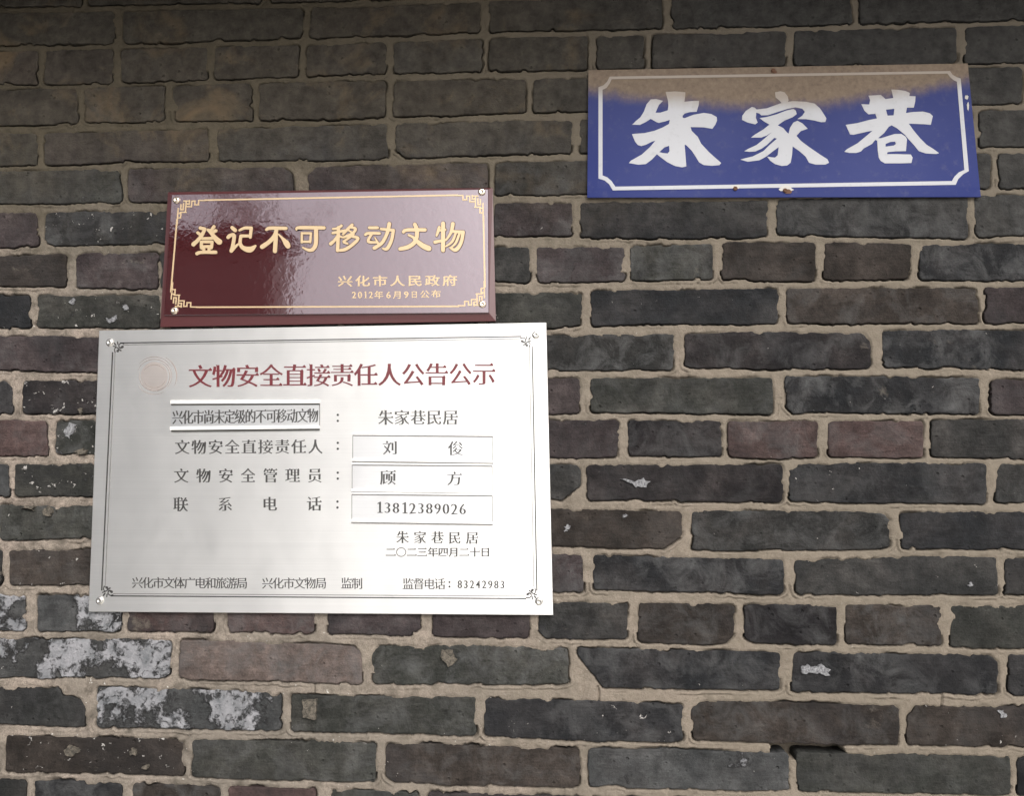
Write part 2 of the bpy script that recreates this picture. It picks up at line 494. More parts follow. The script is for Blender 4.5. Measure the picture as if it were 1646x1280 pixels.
# name, brick-top line, brick-bottom line (photo positions), bricks: (x0, x1, colour, lime, specks, chips)
ROWS = [
    ([(0, -38), (550, -46), (1100, -70), (1646, -85)], [(0, 10), (550, 1), (1100, -22), (1646, -34)],
     [(-120, 130, 'g'), (145, 420, 'g'), (435, 700, 'b'), (714, 960, 'g'), (975, 1240, 'g'), (1256, 1500, 'g'), (1516, 1760, 'g')]),
    ([(0, 23), (550, 14), (1100, -8), (1646, -20)], [(0, 73), (300, 67), (550, 59), (850, 49), (1100, 44), (1646, 32)],
     [(-60, 185, 'n'), (200, 486, 'n'), (500, 772, 'b'), (786, 1062, 'g'), (1080, 1366, 'g'), (1381, 1660, 'g')]),
    ([(0, 84), (550, 72), (850, 62), (1100, 56), (1646, 43)], [(0, 135), (140, 135), (330, 128), (550, 119), (850, 113), (1100, 109), (1646, 100)],
     [(-60, 62, 'r'), (75, 182, 'p'), (196, 332, 'b'), (347, 480, 'b'), (494, 620, 'b'), (634, 775, 'g'), (789, 945, 'g'), (960, 1035, 'g'), (1050, 1262, 'b'), (1277, 1536, 'd'), (1551, 1800, 'g')]),
    ([(0, 146), (550, 133), (850, 128), (1100, 121), (1646, 109)], [(0, 202), (130, 197), (550, 191), (850, 180), (1100, 176), (1646, 166)],
     [(-150, 124, 'b'), (138, 264, 'b'), (280, 404, 'b'), (420, 620, 'b'), (634, 845, 'b'), (859, 1110, 'g'), (1124, 1400, 'g'), (1414, 1640, 'g'), (1655, 1850, 'g')]),
    ([(0, 216), (80, 216), (330, 209), (550, 203), (850, 196), (1100, 190), (1646, 178)], [(0, 266), (100, 265), (200, 260), (330, 258), (550, 257), (850, 247), (1100, 243), (1646, 235)],
     [(-200, 61, 'n'), (74, 335, 'p', 0, .2), (350, 621, 'd'), (638, 918, 'd', 0, 0, 'bl'), (934, 1200, 'g'), (1214, 1490, 'g'), (1504, 1560, 'g'), (1574, 1800, 'g')]),
    ([(0, 277), (250, 272), (500, 270), (780, 264), (1100, 256), (1646, 247)], [(0, 327), (200, 325), (550, 318), (850, 312), (1100, 309), (1646, 302)],
     [(-150, 192, 'n'), (208, 470, 'p', 0, 0, 'tr'), (497, 783, 'p', 0, .3, 'tl'), (798, 1068, 'g'), (1084, 1300, 'g'), (1315, 1590, 'g'), (1605, 1860, 'g')]),
    ([(0, 344), (250, 341), (800, 328), (940, 327), (1210, 325), (1400, 318), (1646, 314)], [(0, 399), (60, 395), (200, 392), (300, 393), (550, 388), (800, 380), (915, 378), (945, 383), (1206, 383), (1250, 377), (1550, 383), (1646, 377)],
     [(-200, 61, 'p'), (75, 330, 'g', .05, .7), (345, 600, 'g'), (615, 780, 'g'), (795, 921, 'p'), (934, 1233, 'd'), (1249, 1553, 'd'), (1566, 1850, 'g')]),
    ([(0, 413), (100, 410), (250, 408), (800, 399), (1000, 398), (1200, 391), (1330, 391), (1460, 393), (1480, 396), (1646, 392)], [(0, 458), (100, 461), (200, 463), (260, 464), (800, 451), (860, 455), (1000, 451), (1140, 448), (1220, 451), (1460, 449), (1646, 449)],
     [(-150, 108, 'b'), (124, 254, 'p', 0, .3), (259, 420, 'g'), (436, 700, 'g'), (715, 850, 'g'), (863, 1002, 'p', 0, .3), (1014, 1144, 'n'), (1163, 1310, 'b'), (1325, 1463, 'b'), (1479, 1760, 'd')]),
    ([(0, 476), (250, 475), (800, 472), (930, 472), (955, 469), (1220, 465), (1570, 464), (1646, 464)], [(0, 528), (150, 526), (270, 528), (880, 526), (930, 526), (960, 523), (1050, 519), (1220, 522), (1264, 519), (1570, 520), (1646, 518)],
     [(-200, 49, 'd', 0, .5), (62, 258, 'n', .35, .8), (272, 540, 'g'), (556, 770, 'g'), (785, 934, 'n', .1, .5), (951, 1250, 'd', 0, .4), (1264, 1571, 'b'), (1583, 1850, 'p')]),
    ([(0, 541), (150, 543), (870, 539), (1080, 539), (1100, 538), (1220, 534), (1390, 537), (1420, 533), (1646, 533)], [(0, 594), (100, 597), (160, 598), (880, 595), (1080, 594), (1100, 590), (1220, 592), (1390, 593), (1420, 590), (1646, 593)],
     [(-150, 170, 'p', .05, .2), (186, 460, 'g'), (476, 780, 'g'), (796, 1082, 'g', .1, .2), (1101, 1398, 'k', 0, .4, 'tr'), (1418, 1720, 'd', 0, .3)]),
    ([(0, 613), (160, 613), (880, 610), (950, 609), (1220, 609), (1262, 606), (1570, 609), (1646, 612)], [(0, 666), (160, 664), (870, 664), (930, 664), (950, 662), (1240, 666), (1290, 662), (1570, 665), (1646, 666)],
     [(-250, 20, 'd', .1, .5, 'tr'), (38, 170, 'k', .05, 1.0), (185, 480, 'g'), (495, 780, 'g'), (796, 931, 'p'), (950, 1241, 'n'), (1262, 1573, 'd', 0, .5, 'bl'), (1592, 1880, 'p')]),
    ([(0, 677), (150, 677), (880, 677), (1000, 677), (1160, 679), (1330, 679), (1480, 677), (1646, 676)], [(0, 732), (70, 731), (160, 729), (880, 736), (990, 735), (1010, 732), (1155, 734), (1250, 736), (1330, 734), (1480, 735), (1500, 734), (1646, 736)],
     [(-150, 75, 'r'), (92, 360, 'n', .45, .8), (375, 600, 'g'), (615, 760, 'g'), (776, 993, 'p'), (1010, 1158, 'k', 0, .1), (1171, 1312, 'r'), (1331, 1482, 'r'), (1497, 1790, 'g')]),
    ([(0, 747), (150, 747), (880, 747), (945, 749), (1250, 748), (1300, 746), (1590, 746), (1646, 749)], [(0, 797), (150, 797), (880, 800), (945, 804), (1250, 806), (1590, 809), (1646, 806)],
     [(-150, 14, 'w', .8, .5), (26, 290, 'n', .45, .9), (305, 560, 'g'), (576, 780, 'g'), (796, 933, 'g', 0, .1, 'BR'), (944, 1256, 'k', .12, .5), (1269, 1584, 'd', .3, .5, 'tl'), (1599, 1880, 'g', 0, 0, 'tl')]),
    ([(0, 814), (150, 814), (890, 819), (1090, 824), (1115, 821), (1250, 822), (1440, 825), (1646, 824)], [(0, 867), (150, 866), (880, 877), (1090, 882), (1115, 884), (1250, 884), (1430, 882), (1646, 882)],
     [(-250, -14, 'g'), (1, 290, 'n', 0, .4), (306, 560, 'g'), (575, 830, 'g'), (846, 1096, 'b', .25, .4, 'BR'), (1113, 1430, 'g', .05, .3, 'tr'), (1447, 1760, 'd', .05)]),
    ([(0, 885), (150, 885), (890, 892), (955, 894), (1250, 901), (1280, 901), (1500, 895), (1646, 897)], [(0, 940), (150, 940), (890, 949), (930, 952), (955, 947), (1250, 955), (1600, 955), (1646, 955)],
     [(-250, 5, 'g', 0, .2), (16, 250, 'b', .3, .6), (266, 480, 'g'), (496, 780, 'g'), (796, 936, 'p'), (955, 1258, 'd', 0, .2), (1278, 1600, 'g', .1, .5), (1615, 1900, 'g')]),
    ([(0, 957), (150, 957), (890, 969), (1010, 970), (1030, 971), (1190, 973), (1360, 973), (1646, 975)], [(0, 1014), (190, 1014), (345, 1015), (500, 1018), (700, 1022), (850, 1026), (1010, 1027), (1030, 1033), (1130, 1036), (1190, 1033), (1340, 1036), (1500, 1036), (1530, 1041), (1646, 1041)],
     [(-100, 42, 'w', .95, .4), (62, 194, 'w', .75, .3), (208, 344, 'r', 0, .2), (366, 505, 'r', 0, .3), (527, 673, 'p', 0, .1, 'br'), (698, 852, 'p'), (868, 1009, 'g', 0, 0, 'bl'), (1028, 1180, 'b', 0, .2, 'br'), (1197, 1344, 'k', 0, .1, 'bl'), (1358, 1511, 'b', .05), (1528, 1800, 'n', 0, .2)]),
    ([(0, 1028), (250, 1029), (340, 1032), (560, 1038), (620, 1040), (820, 1039), (910, 1042), (930, 1043), (1240, 1049), (1280, 1050), (1500, 1054), (1646, 1054)], [(0, 1089), (130, 1087), (280, 1090), (410, 1093), (580, 1099), (820, 1100), (910, 1099), (960, 1105), (1240, 1109), (1280, 1112), (1500, 1114), (1646, 1118)],
     [(-50, 275, 'w', .85, .6), (290, 582, 'q', 0, .2, 'tr'), (599, 912, 'n', .1, .2, 'tl'), (928, 1254, 'd', 0, 0, 'BLx'), (1275, 1603, 'd', .12, .1, 'tr'), (1621, 1900, 'd')]),
    ([(0, 1103), (160, 1105), (410, 1113), (470, 1118), (760, 1122), (820, 1125), (960, 1128), (1095, 1134), (1112, 1131), (1240, 1129), (1440, 1136), (1646, 1136)], [(0, 1164), (130, 1168), (250, 1170), (440, 1173), (480, 1176), (760, 1181), (820, 1185), (960, 1191), (1100, 1193), (1120, 1187), (1240, 1193), (1440, 1197), (1646, 1201)],
     [(-150, 137, 'g', .15, .3, 'TR'), (157, 452, 'w', .75, .4), (469, 764, 'n', .1, .3), (780, 1097, 'd', .3, .6), (1112, 1443, 'b', 0, 0, 'tl'), (1457, 1760, 'b', 0, .5, 'tl')]),
    ([(0, 1182), (290, 1190), (410, 1191), (600, 1196), (820, 1202), (950, 1205), (1100, 1206), (1240, 1211), (1290, 1211), (1646, 1218)], [(0, 1240), (290, 1246), (410, 1253), (600, 1256), (640, 1257), (830, 1264), (930, 1264), (1240, 1270), (1646, 1278)],
     [(-250, -8, 'd'), (12, 297, 'b', .05, .8), (311, 603, 'n', 0, .5), (621, 930, 'b', .2, .4, 'bl'), (947, 1267, 'w', .45, .5), (1280, 1622, 'n', .1, .4), (1637, 1900, 'd')]),
    ([(0, 1253), (200, 1261), (410, 1266), (680, 1275), (1100, 1284), (1646, 1294)], [(0, 1316), (550, 1332), (1100, 1350), (1646, 1362)],
     [(-250, 44, 'g'), (58, 196, 'd', 0, .3), (215, 356, 'b'), (370, 508, 'r', .3), (532, 672, 'n'), (690, 940, 'p'), (955, 1250, 'g'), (1266, 1560, 'g'), (1575, 1860, 'd')]),
    ([(0, 1328), (550, 1344), (1100, 1362), (1646, 1374)], [(0, 1390), (550, 1408), (1100, 1426), (1646, 1440)],
     [(-150, 120, 'b'), (135, 420, 'g'), (436, 740, 'g'), (756, 1060, 'b'), (1076, 1380, 'g'), (1396, 1700, 'd')]),
]


def interp(pts, x):
    xs = [p[0] for p in pts]
    ys = [p[1] for p in pts]
    if x < xs[0]:
        s = (ys[1] - ys[0]) / (xs[1] - xs[0]) * 0.5
        return ys[0] + s * (x - xs[0])
    if x > xs[-1]:
        s = (ys[-1] - ys[-2]) / (xs[-1] - xs[-2]) * 0.3
        return ys[-1] + s * (x - xs[-1])
    return float(np.interp(x, xs, ys))


def outline(top, bot, x0, x1, chips, sd):
    """brick face outline on the wall plane, clockwise seen from the lane, in (x, z)"""
    n = max(3, int((x1 - x0) / 40))
    rs = random.Random(sd)
    xs = [x0 + (x1 - x0) * i / n for i in range(n + 1)]
    lean = rs.uniform(-2.2, 2.2)
    T = [(x, interp(top, x)) for x in xs]
    B = [(x + (lean if 0 < 1 else 0), interp(bot, x)) for x in xs][::-1]
    def cut(P, Q, key, big):   # shorten the end of P and the start of Q
        dx, dz = (38, 22) if big else (rs.uniform(7, 13), rs.uniform(5, 10))
        return dx, dz
    c = {k: 2.0 for k in ('tl', 'tr', 'bl', 'br')}
    pts = []
    def corner(key, p, sx, sy):
        if key in chips:
            dx, dz = rs.uniform(10, 16), rs.uniform(9, 14)
        elif key.upper() in chips:
            dx, dz = 30, 22
            if key.upper() + 'x' in chips:
                dx, dz = 40, 50
        else:
            dx, dz = rs.uniform(1.5, 4), rs.uniform(1.5, 4)
        return [(p[0] + sx * dx, p[1]), (p[0], p[1] + sy * dz)]
    tl = corner('tl', T[0], 1, 1)
    tr = corner('tr', T[-1], -1, 1)
    br = corner('br', B[0], -1, -1)
    bl = corner('bl', B[-1], 1, -1)
    if 'TR' in chips:
        tr = [(T[-1][0] - 42, T[-1][1]), (T[-1][0] - 36, T[-1][1] + 14), (T[-1][0] - 18, T[-1][1] + 17), (T[-1][0], T[-1][1] + 27)]
    pts = [tl[1], tl[0]] + [t for t in T[1:-1] if tl[0][0] < t[0] < tr[0][0]] + tr + [br[1], br[0]] + [t for t in B[1:-1] if bl[0][0] < t[0] < br[0][0]] + bl
    P = [W(*p) for p in pts]
    P = [(v.x, v.z) for v in P]
    # densify
    D = []
    for a, b in zip(P, P[1:] + P[:1]):
        L = math.hypot(b[0] - a[0], b[1] - a[1])
        k = max(1, int(L / 0.0019))
        for i in range(k):
            D.append((a[0] + (b[0] - a[0]) * i / k, a[1] + (b[1] - a[1]) * i / k))
    D = np.array(D)
    D = (np.roll(D, 1, 0) + 4 * D + np.roll(D, -1, 0)) / 6
    tg = np.roll(D, -1, 0) - np.roll(D, 1, 0)
    tg /= np.linalg.norm(tg, axis=1)[:, None] + 1e-9
    nr = np.stack([-tg[:, 1], tg[:, 0]], 1)     # outward for clockwise order
    s = rs.randint(0, 900)
    amp = 0.0018 * vnoise(D[:, 0], D[:, 1], 0.03, s) + 0.0013 * vnoise(D[:, 0], D[:, 1], 0.009, s + 1) + 0.0019 * vnoise(D[:, 0], D[:, 1], 0.0034, s + 2)
    amp *= 0.5 + 1.2 * np.clip(vnoise(D[:, 0], D[:, 1], 0.04, s + 7) + 0.4, 0, 1)
    ch = vnoise(D[:, 0], D[:, 1], 0.014, s + 5)
    amp -= np.minimum(np.clip(ch - 0.24, 0, 1) * 0.05, 0.0035) * (0.6 + vnoise(D[:, 0], D[:, 1], 0.005, s + 8))
    return D + nr * (amp[:, None] + 0.0008)


def inset(D, d):
    tg = np.roll(D, -2, 0) - np.roll(D, 2, 0)
    tg /= np.linalg.norm(tg, axis=1)[:, None] + 1e-9
    nr = np.stack([-tg[:, 1], tg[:, 0]], 1)
    R = D - nr * d
    for _ in range(2):
        R = (np.roll(R, 1, 0) + 2 * R + np.roll(R, -1, 0)) / 4
    return R


def attr(m, col, lime, speck, seed, n=None):
    n = len(m.vertices)
    a = m.attributes.new('tint', 'FLOAT_COLOR', 'POINT')
    a.data.foreach_set('color', np.tile(np.array([*col, 1.0], dtype=np.float32), n))
    b = m.attributes.new('wear', 'FLOAT_VECTOR', 'POINT')
    b.data.foreach_set('vector', np.tile(np.array([lime, speck, seed], dtype=np.float32), n))


def brick_mesh(D, face, tilt, col, lime, speck, seed):
    c = D.mean(0)
    n = len(D)
    vs, fs = [], []
    rings = [(0.0, 0.03), (0.0, 0.0014), (0.0003, 0.0005), (0.0010, 0.0002), (0.0018, 0.0)]
    for k, (ins, dy) in enumerate(rings):
        R = inset(D, ins) if ins else D
        for x, z in R:
            y = -face + dy + (x - c[0]) * tilt[0] + (z - c[1]) * tilt[1]
            vs.append((x, y, z))
    for k in range(len(rings) - 1):
        for i in range(n):
            j = (i + 1) % n
            fs.append((k * n + i, k * n + j, (k + 1) * n + j, (k + 1) * n + i))
    b = (len(rings) - 1) * n
    fs.append(tuple(b + i for i in range(n)))
    m = mesh('brick', vs, fs, M_BRICK)
    attr(m, col, lime, speck, seed)
    return m


# ------------------------------------------------------------------ THE WALL
wall = bpy.data.objects.new('brick_wall', None)
wall.location = (0, 0, 0)
COL.objects.link(wall)
tag(wall, 'old weathered grey brick wall with pale lime mortar joints carrying the signs', 'wall')

polys = []
extra = []        # bricks of the wall outside the photograph: (x0, x1, z0, z1)
for ri, (top, bot, bricks) in enumerate(ROWS):
    for bi, b in enumerate(bricks):
        x0, x1, cn = b[0], b[1], b[2]
        lime = b[3] if len(b) > 3 else 0.0
        speck = b[4] if len(b) > 4 else 0.15
        chips = b[5] if len(b) > 5 else ''
        sd = ri * 100 + bi
        r = random.Random(sd)
        D = outline(top, bot, x0, x1, chips, sd)
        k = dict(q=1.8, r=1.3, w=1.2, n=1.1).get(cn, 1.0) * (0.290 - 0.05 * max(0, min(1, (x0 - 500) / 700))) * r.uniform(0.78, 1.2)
        lime = max(lime, r.uniform(-0.15, 0.32))
        speck = max(speck, r.uniform(0, 0.32))
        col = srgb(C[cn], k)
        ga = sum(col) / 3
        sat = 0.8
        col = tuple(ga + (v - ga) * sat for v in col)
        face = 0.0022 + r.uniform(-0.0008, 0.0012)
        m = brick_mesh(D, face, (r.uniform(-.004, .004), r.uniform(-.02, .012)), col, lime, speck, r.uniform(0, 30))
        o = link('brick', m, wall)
        if lime >= 0.7:
            o['label'] = 'brick covered with a whitish lime crust'
        elif cn in ('r', 'q'):
            o['label'] = 'reddish brown brick'
        polys.append(D)
    zl = [W(bricks[0][0], interp(f, bricks[0][0])) for f in (top, bot)]
    zr = [W(bricks[-1][1], interp(f, bricks[-1][1])) for f in (top, bot)]
    for (x, za, zb, s) in ((zl[0].x, zl[1].z, zl[0].z, -1), (zr[0].x, zr[1].z, zr[0].z, 1)):
        while abs(x) < 3.6:
            L = random.choice([0.24, 0.24, 0.24, 0.115])
            a = x + s * 0.011
            extra.append((min(a, a + s * L), max(a, a + s * L), za, zb))
            x = a + s * L
Ztop = W(0, -40).z
Zbot = W(800, 1412).z
for z0, n, s in ((Ztop + 0.012, 9, 1), (Zbot - 0.012, 40, -1)):
    for i in range(n):
        z = z0 + s * i * 0.064
        a, b_ = (z, z + 0.053) if s > 0 else (z - 0.053, z)
        if b_ < 0.02:
            break
        x = -3.6 + (i % 2) * 0.12
        while x < 3.6:
            L = random.choice([0.24, 0.24, 0.24, 0.115])
            extra.append((x, x + L, max(a, 0.0), b_))
            x += L + 0.011
# bricks beyond the picture, one joined part
vs, fs, tints, wears = [], [], [], []
keys = ['g', 'd', 'n', 'b', 'p', 'g', 'd', 'r']
for (x0, x1, z0, z1) in extra:
    b = len(vs)
    f_ = -0.0022 - random.uniform(-0.001, 0.001)
    e = 0.0012
    for (ins, y) in ((0, 0.03), (0, f_ + 0.002), (e * 1.5, f_)):
        vs += [(x0 + ins, y, z0 + ins), (x1 - ins, y, z0 + ins), (x1 - ins, y, z1 - ins), (x0 + ins, y, z1 - ins)]
    for k in range(2):
        for i in range(4):
            j = (i + 1) % 4
            fs.append((b + k * 4 + i, b + k * 4 + j, b + (k + 1) * 4 + j, b + (k + 1) * 4 + i))
    fs.append((b + 8, b + 9, b + 10, b + 11))
    col = srgb(C[random.choice(keys)], random.uniform(0.28, 0.4))
    tints += [(*col, 1.0)] * 12
    wears += [(random.choice([0, 0, 0, .3, .6]), random.uniform(0, .5), random.uniform(0, 30))] * 12
m = mesh('brick_courses', vs, fs, M_BRICK)
a = m.attributes.new('tint', 'FLOAT_COLOR', 'POINT')
a.data.foreach_set('color', np.array(tints, dtype=np.float32).ravel())
a = m.attributes.new('wear', 'FLOAT_VECTOR', 'POINT')
a.data.foreach_set('vector', np.array(wears, dtype=np.float32).ravel())
tag(link('brick_courses', m, wall), kind='stuff')

# mortar: a height field with a crack along the bricks, pressed proud in the joints
GX0, GX1 = W(-60, 640).x, W(1706, 640).x
GZ0, GZ1 = W(823, 1330).z, W(823, -60).z
GX0 -= 0.04
GX1 += 0.02
G = 0.0012
nx = int((GX1 - GX0) / G)
nz = int((GZ1 - GZ0) / G)
gx = GX0 + np.arange(nx) * G
gz = GZ0 + np.arange(nz) * G
sdf = np.full((nz, nx), 0.05, dtype=np.float32)
above = np.zeros((nz, nx), dtype=np.float32)
for D in polys:
    x0, x1 = D[:, 0].min() - 0.012, D[:, 0].max() + 0.012
    z0, z1 = D[:, 1].min() - 0.012, D[:, 1].max() + 0.012
    i0, i1 = max(0, int((x0 - GX0) / G)), min(nx, int((x1 - GX0) / G) + 1)
    j0, j1 = max(0, int((z0 - GZ0) / G)), min(nz, int((z1 - GZ0) / G) + 1)
    if i0 >= i1 or j0 >= j1:
        continue
    X, Z = np.meshgrid(gx[i0:i1], gz[j0:j1])
    P = np.stack([X.ravel(), Z.ravel()], 1).astype(np.float32)
    A = D.astype(np.float32)
    B = np.roll(A, -1, 0)
    # nearest outline vertex in coarse steps, exact enough at this spacing
    best = np.full(len(P), 9.0, dtype=np.float32)
    ins = np.zeros(len(P), dtype=bool)
    for (ax, az_), (bx, bz) in zip(A, B):
        d2 = (P[:, 0] - ax) ** 2 + (P[:, 1] - az_) ** 2
        np.minimum(best, d2, out=best)
        if az_ != bz:
            lo, hi = (az_, bz) if az_ < bz else (bz, az_)
            r0 = (P[:, 1] >= lo) & (P[:, 1] < hi)
            if r0.any():
                xx = ax + (P[r0, 1] - az_) * (bx - ax) / (bz - az_)
                t_ = ins[r0]
                t_ ^= P[r0, 0] < xx
                ins[r0] = t_
    d = np.sqrt(best)
    d[ins] *= -1
    d = d.reshape(X.shape)
    sub = sdf[j0:j1, i0:i1]
    upd = d < sub
    ab = (Z < D[:, 1].mean() - 0.012).astype(np.float32)
    above[j0:j1, i0:i1][upd] = ab[upd]
    sub[upd] = d[upd]
X, Z = np.meshgrid(gx, gz)
n1 = vnoise(X, Z, 0.045, 40)
n2 = vnoise(X, Z, 0.014, 41)
n3 = vnoise(X, Z, 0.005, 42)
crack_w = 0.0018 + 0.0028 * np.clip(vnoise(X, Z, 0.02, 43) + 0.3, 0, 1)
crack_s = np.where(above > 0.5, 0.65 + 0.8 * (n2 + 0.2), 0.10 + 2.0 * np.clip(vnoise(X, Z, 0.028, 44) - 0.03, 0, 1))
crack_s = np.clip(crack_s, 0, 1.2)
dd = np.clip(sdf / crack_w, 0, 1)
H = 0.0016 + 0.0024 * n1 + 0.0018 * n2 + 0.0010 * n3          # proud of the wall plane
# trowelled ledge: under a brick the mortar stands out and slopes down to the next brick
H -= crack_s * 0.0095 * (1 - dd * dd * (3 - 2 * dd))
lip = np.where(above > 0.5, 1.0, 0.0) * np.clip(vnoise(X, Z, 0.03, 46) * 3 + 0.3, 0, 1)
pos_ = 0.0046 + 0.0016 * vnoise(X, Z, 0.02, 47)
H += lip * 0.0012 * np.exp(-((sdf - pos_) / 0.0011) ** 2)
H -= lip * 0.0022 * np.exp(-((sdf - pos_ - 0.0022) / 0.0008) ** 2)
# hairline joints in the mortar
for (px, py) in ((507, 1106), (1513, 1124), (961, 1118)):
    c = W(px, py)
    ln = np.abs(X - c.x - 0.004 * vnoise(X, Z, 0.01, 50)) < 0.0011
    H[ln & (np.abs(Z - c.z) < 0.012)] -= 0.004
# mortar fallen out of one bed joint
ca, cb2 = W(1232, 1203), W(1354, 1203)
wob = 0.01 * vnoise(X, Z, 0.012, 51)
hole = (X > ca.x + wob) & (X < cb2.x + wob * 2) & (np.abs(Z - ca.z) < 0.014)
H[hole] -= 0.028
H[sdf < -0.0032] = -0.02
keep = sdf > -0.0058
vid = np.full((nz, nx), -1, dtype=np.int64)
q = (keep[:-1, :-1] | keep[1:, :-1] | keep[:-1, 1:] | keep[1:, 1:])
need = np.zeros((nz, nx), dtype=bool)
for a0 in (0, 1):
    for b0 in (0, 1):
        need[a0:nz - 1 + a0, b0:nx - 1 + b0] |= q
vid[need] = np.arange(need.sum())
V = np.stack([X[need], -H[need], Z[need]], 1).astype(np.float32)
jj, ii = np.nonzero(q)
Q = np.stack([vid[jj, ii], vid[jj, ii + 1], vid[jj + 1, ii + 1], vid[jj + 1, ii]], 1).astype(np.int32)
m = bpy.data.meshes.new('mortar')
m.vertices.add(len(V))
m.vertices.foreach_set('co', V.ravel())
m.loops.add(len(Q) * 4)
m.loops.foreach_set('vertex_index', Q.ravel())
m.polygons.add(len(Q))
m.polygons.foreach_set('loop_start', np.arange(len(Q), dtype=np.int32) * 4)
m.update(calc_edges=True)
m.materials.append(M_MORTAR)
m.polygons.foreach_set('use_smooth', np.ones(len(Q), dtype=bool))
link('mortar', m, wall)
# core of the wall behind the bricks
vs, fs = [], []
box(vs, fs, -3.6, 3.6, 0.029, 0.26, 0, Ztop + 9 * 0.064 + 0.01)
# mortar plane beyond the picture (four strips round the height field)
zt = Ztop + 9 * 0.064 + 0.01
for (a, b_, c_, d_) in ((-3.6, GX0 + 0.002, 0, zt), (GX1 - 0.004, 3.6, 0, zt), (GX0 + 0.002, GX1 - 0.004, 0, GZ0 + 0.002), (GX0 + 0.002, GX1 - 0.004, GZ1 - 0.004, zt)):
    box(vs, fs, a, b_, -0.0012, 0.028, c_, d_)
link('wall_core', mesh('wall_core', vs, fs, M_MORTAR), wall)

# lime flakes and mortar lumps stuck to single bricks
def mat_crust(name, lo, hi):
    t = NT(name)
    p = t.pos()
    n_ = t.noise(p, 260, 5, 0.75)
    c = t.mix(t.ramp(n_, [(0.38, 0.0), (0.6, 1.0)]), lo, hi)
    return t.out(c, 0.9, t.bump(n_, 0.002, 1.0), Specular_IOR_Level=0.2)


M_FLAKE = mat_crust('lime_flake', (0.08, 0.08, 0.085), (0.30, 0.30, 0.31))
M_LUMP = mat_crust('mortar_lump', (0.045, 0.042, 0.036), (0.15, 0.13, 0.105))


def flake(outl, mat, sd, th=0.0007, face=-0.0034):
    r = random.Random(sd)
    P = []
    for a_, b_ in zip(outl, outl[1:] + outl[:1]):
        for k in range(3):
            t_ = k / 3
            P.append((a_[0] + (b_[0] - a_[0]) * t_ + r.uniform(-2.2, 2.2), a_[1] + (b_[1] - a_[1]) * t_ + r.uniform(-1.6, 1.6)))
    Q_ = [W(a_, b_, face) for a_, b_ in P]
    c_ = sum(Q_, Vector()) / len(Q_)
    n_ = len(Q_)
    vs_ = [(q_.x, 0.0, q_.z) for q_ in Q_] + [(q_.x + (c_.x - q_.x) * 0.06, face - th, q_.z + (c_.z - q_.z) * 0.08) for q_ in Q_]
    fs_ = [(i, (i + 1) % n_, n_ + (i + 1) % n_, n_ + i) for i in range(n_)] + [tuple(range(n_, 2 * n_))]
    return vs_, fs_


def flakes(name, lst, mat, th=0.0007):
    for k, o_ in enumerate(lst):
        v_, f_ = flake(o_, mat, k * 7 + len(name), th)
        link(name, mesh(name, v_, f_, mat), wall)


flakes('lime_flake', [
    [(1286, 1073), (1297, 1069), (1308, 1073), (1320, 1068), (1335, 1076), (1334, 1088), (1318, 1084), (1300, 1083), (1287, 1085)],
    [(1602, 1142), (1612, 1143), (1619, 1152), (1610, 1154)],
    [(994, 769), (1008, 769), (1020, 774), (1034, 768), (1046, 775), (1038, 783), (1022, 784), (1012, 776)],
    [(908, 848), (915, 842), (917, 848), (911, 855), (907, 855)],
    [(1000, 829), (1005, 827), (1012, 828), (1003, 833)],
    [(170, 1004), (176, 994), (178, 1000)], [(182, 1001), (189, 992), (187, 1001)],
    [(104, 690), (110, 680), (122, 682), (118, 694), (110, 706), (104, 700)],
    [(112, 486), (118, 478), (121, 484), (117, 490)], [(168, 510), (178, 514), (188, 506), (186, 515), (174, 519)], [(196, 490), (204, 489), (206, 499), (198, 498)],
    [(1378, 892), (1386, 888)][:0] or [(1556, 942), (1560, 936), (1564, 940), (1559, 945)],
], M_FLAKE)
flakes('mortar_lump', [
    [(103, 1206), (112, 1198), (124, 1202), (127, 1210), (118, 1218), (106, 1214)],
    [(70, 822), (78, 813), (85, 820), (82, 830), (74, 830)],
    [(229, 1232), (240, 1228), (240, 1235), (232, 1238)],
    [(36, 818), (42, 813), (56, 814), (54, 821), (44, 819)],
    [(486, 1126), (511, 1124), (510, 1150), (506, 1160), (489, 1154)],
    [(708, 1045), (728, 1044), (734, 1062), (722, 1072), (710, 1062)],
    [(118, 726), (130, 721), (140, 724), (139, 731), (122, 730)],
    [(126, 658), (131, 655), (135, 662), (130, 667)],
    [(215, 1202), (219, 1214), (211, 1216), (210, 1208)],
], M_LUMP, 0.0022)

# ------------------------------------------------------------------ the rest of the lane (outside the picture, seen in the reflections and giving the shade)
M_GROUND = simple('lane_paving', (0.5, 0.485, 0.46), 0.85)
M_WHITEWASH = simple('whitewash', (0.78, 0.77, 0.74), 0.8)
M_OLDBRICK = simple('far_brick', (0.25, 0.24, 0.23), 0.9)
M_TILE = simple('roof_tile', (0.06, 0.062, 0.065), 0.8)
M_WOOD = simple('dark_eave_wood', (0.07, 0.045, 0.03), 0.7)

vs, fs = [], []
fs.append((0, 1, 2, 3))
vs += [(-150, -150, 0), (150, -150, 0), (150, 150, 0), (-150, 150, 0)]
tag(link('ground', mesh('ground', vs, fs, M_GROUND)), kind='structure')

EAVE_Z, EAVE_OUT = 2.40, 0.37
vs, fs = [], []
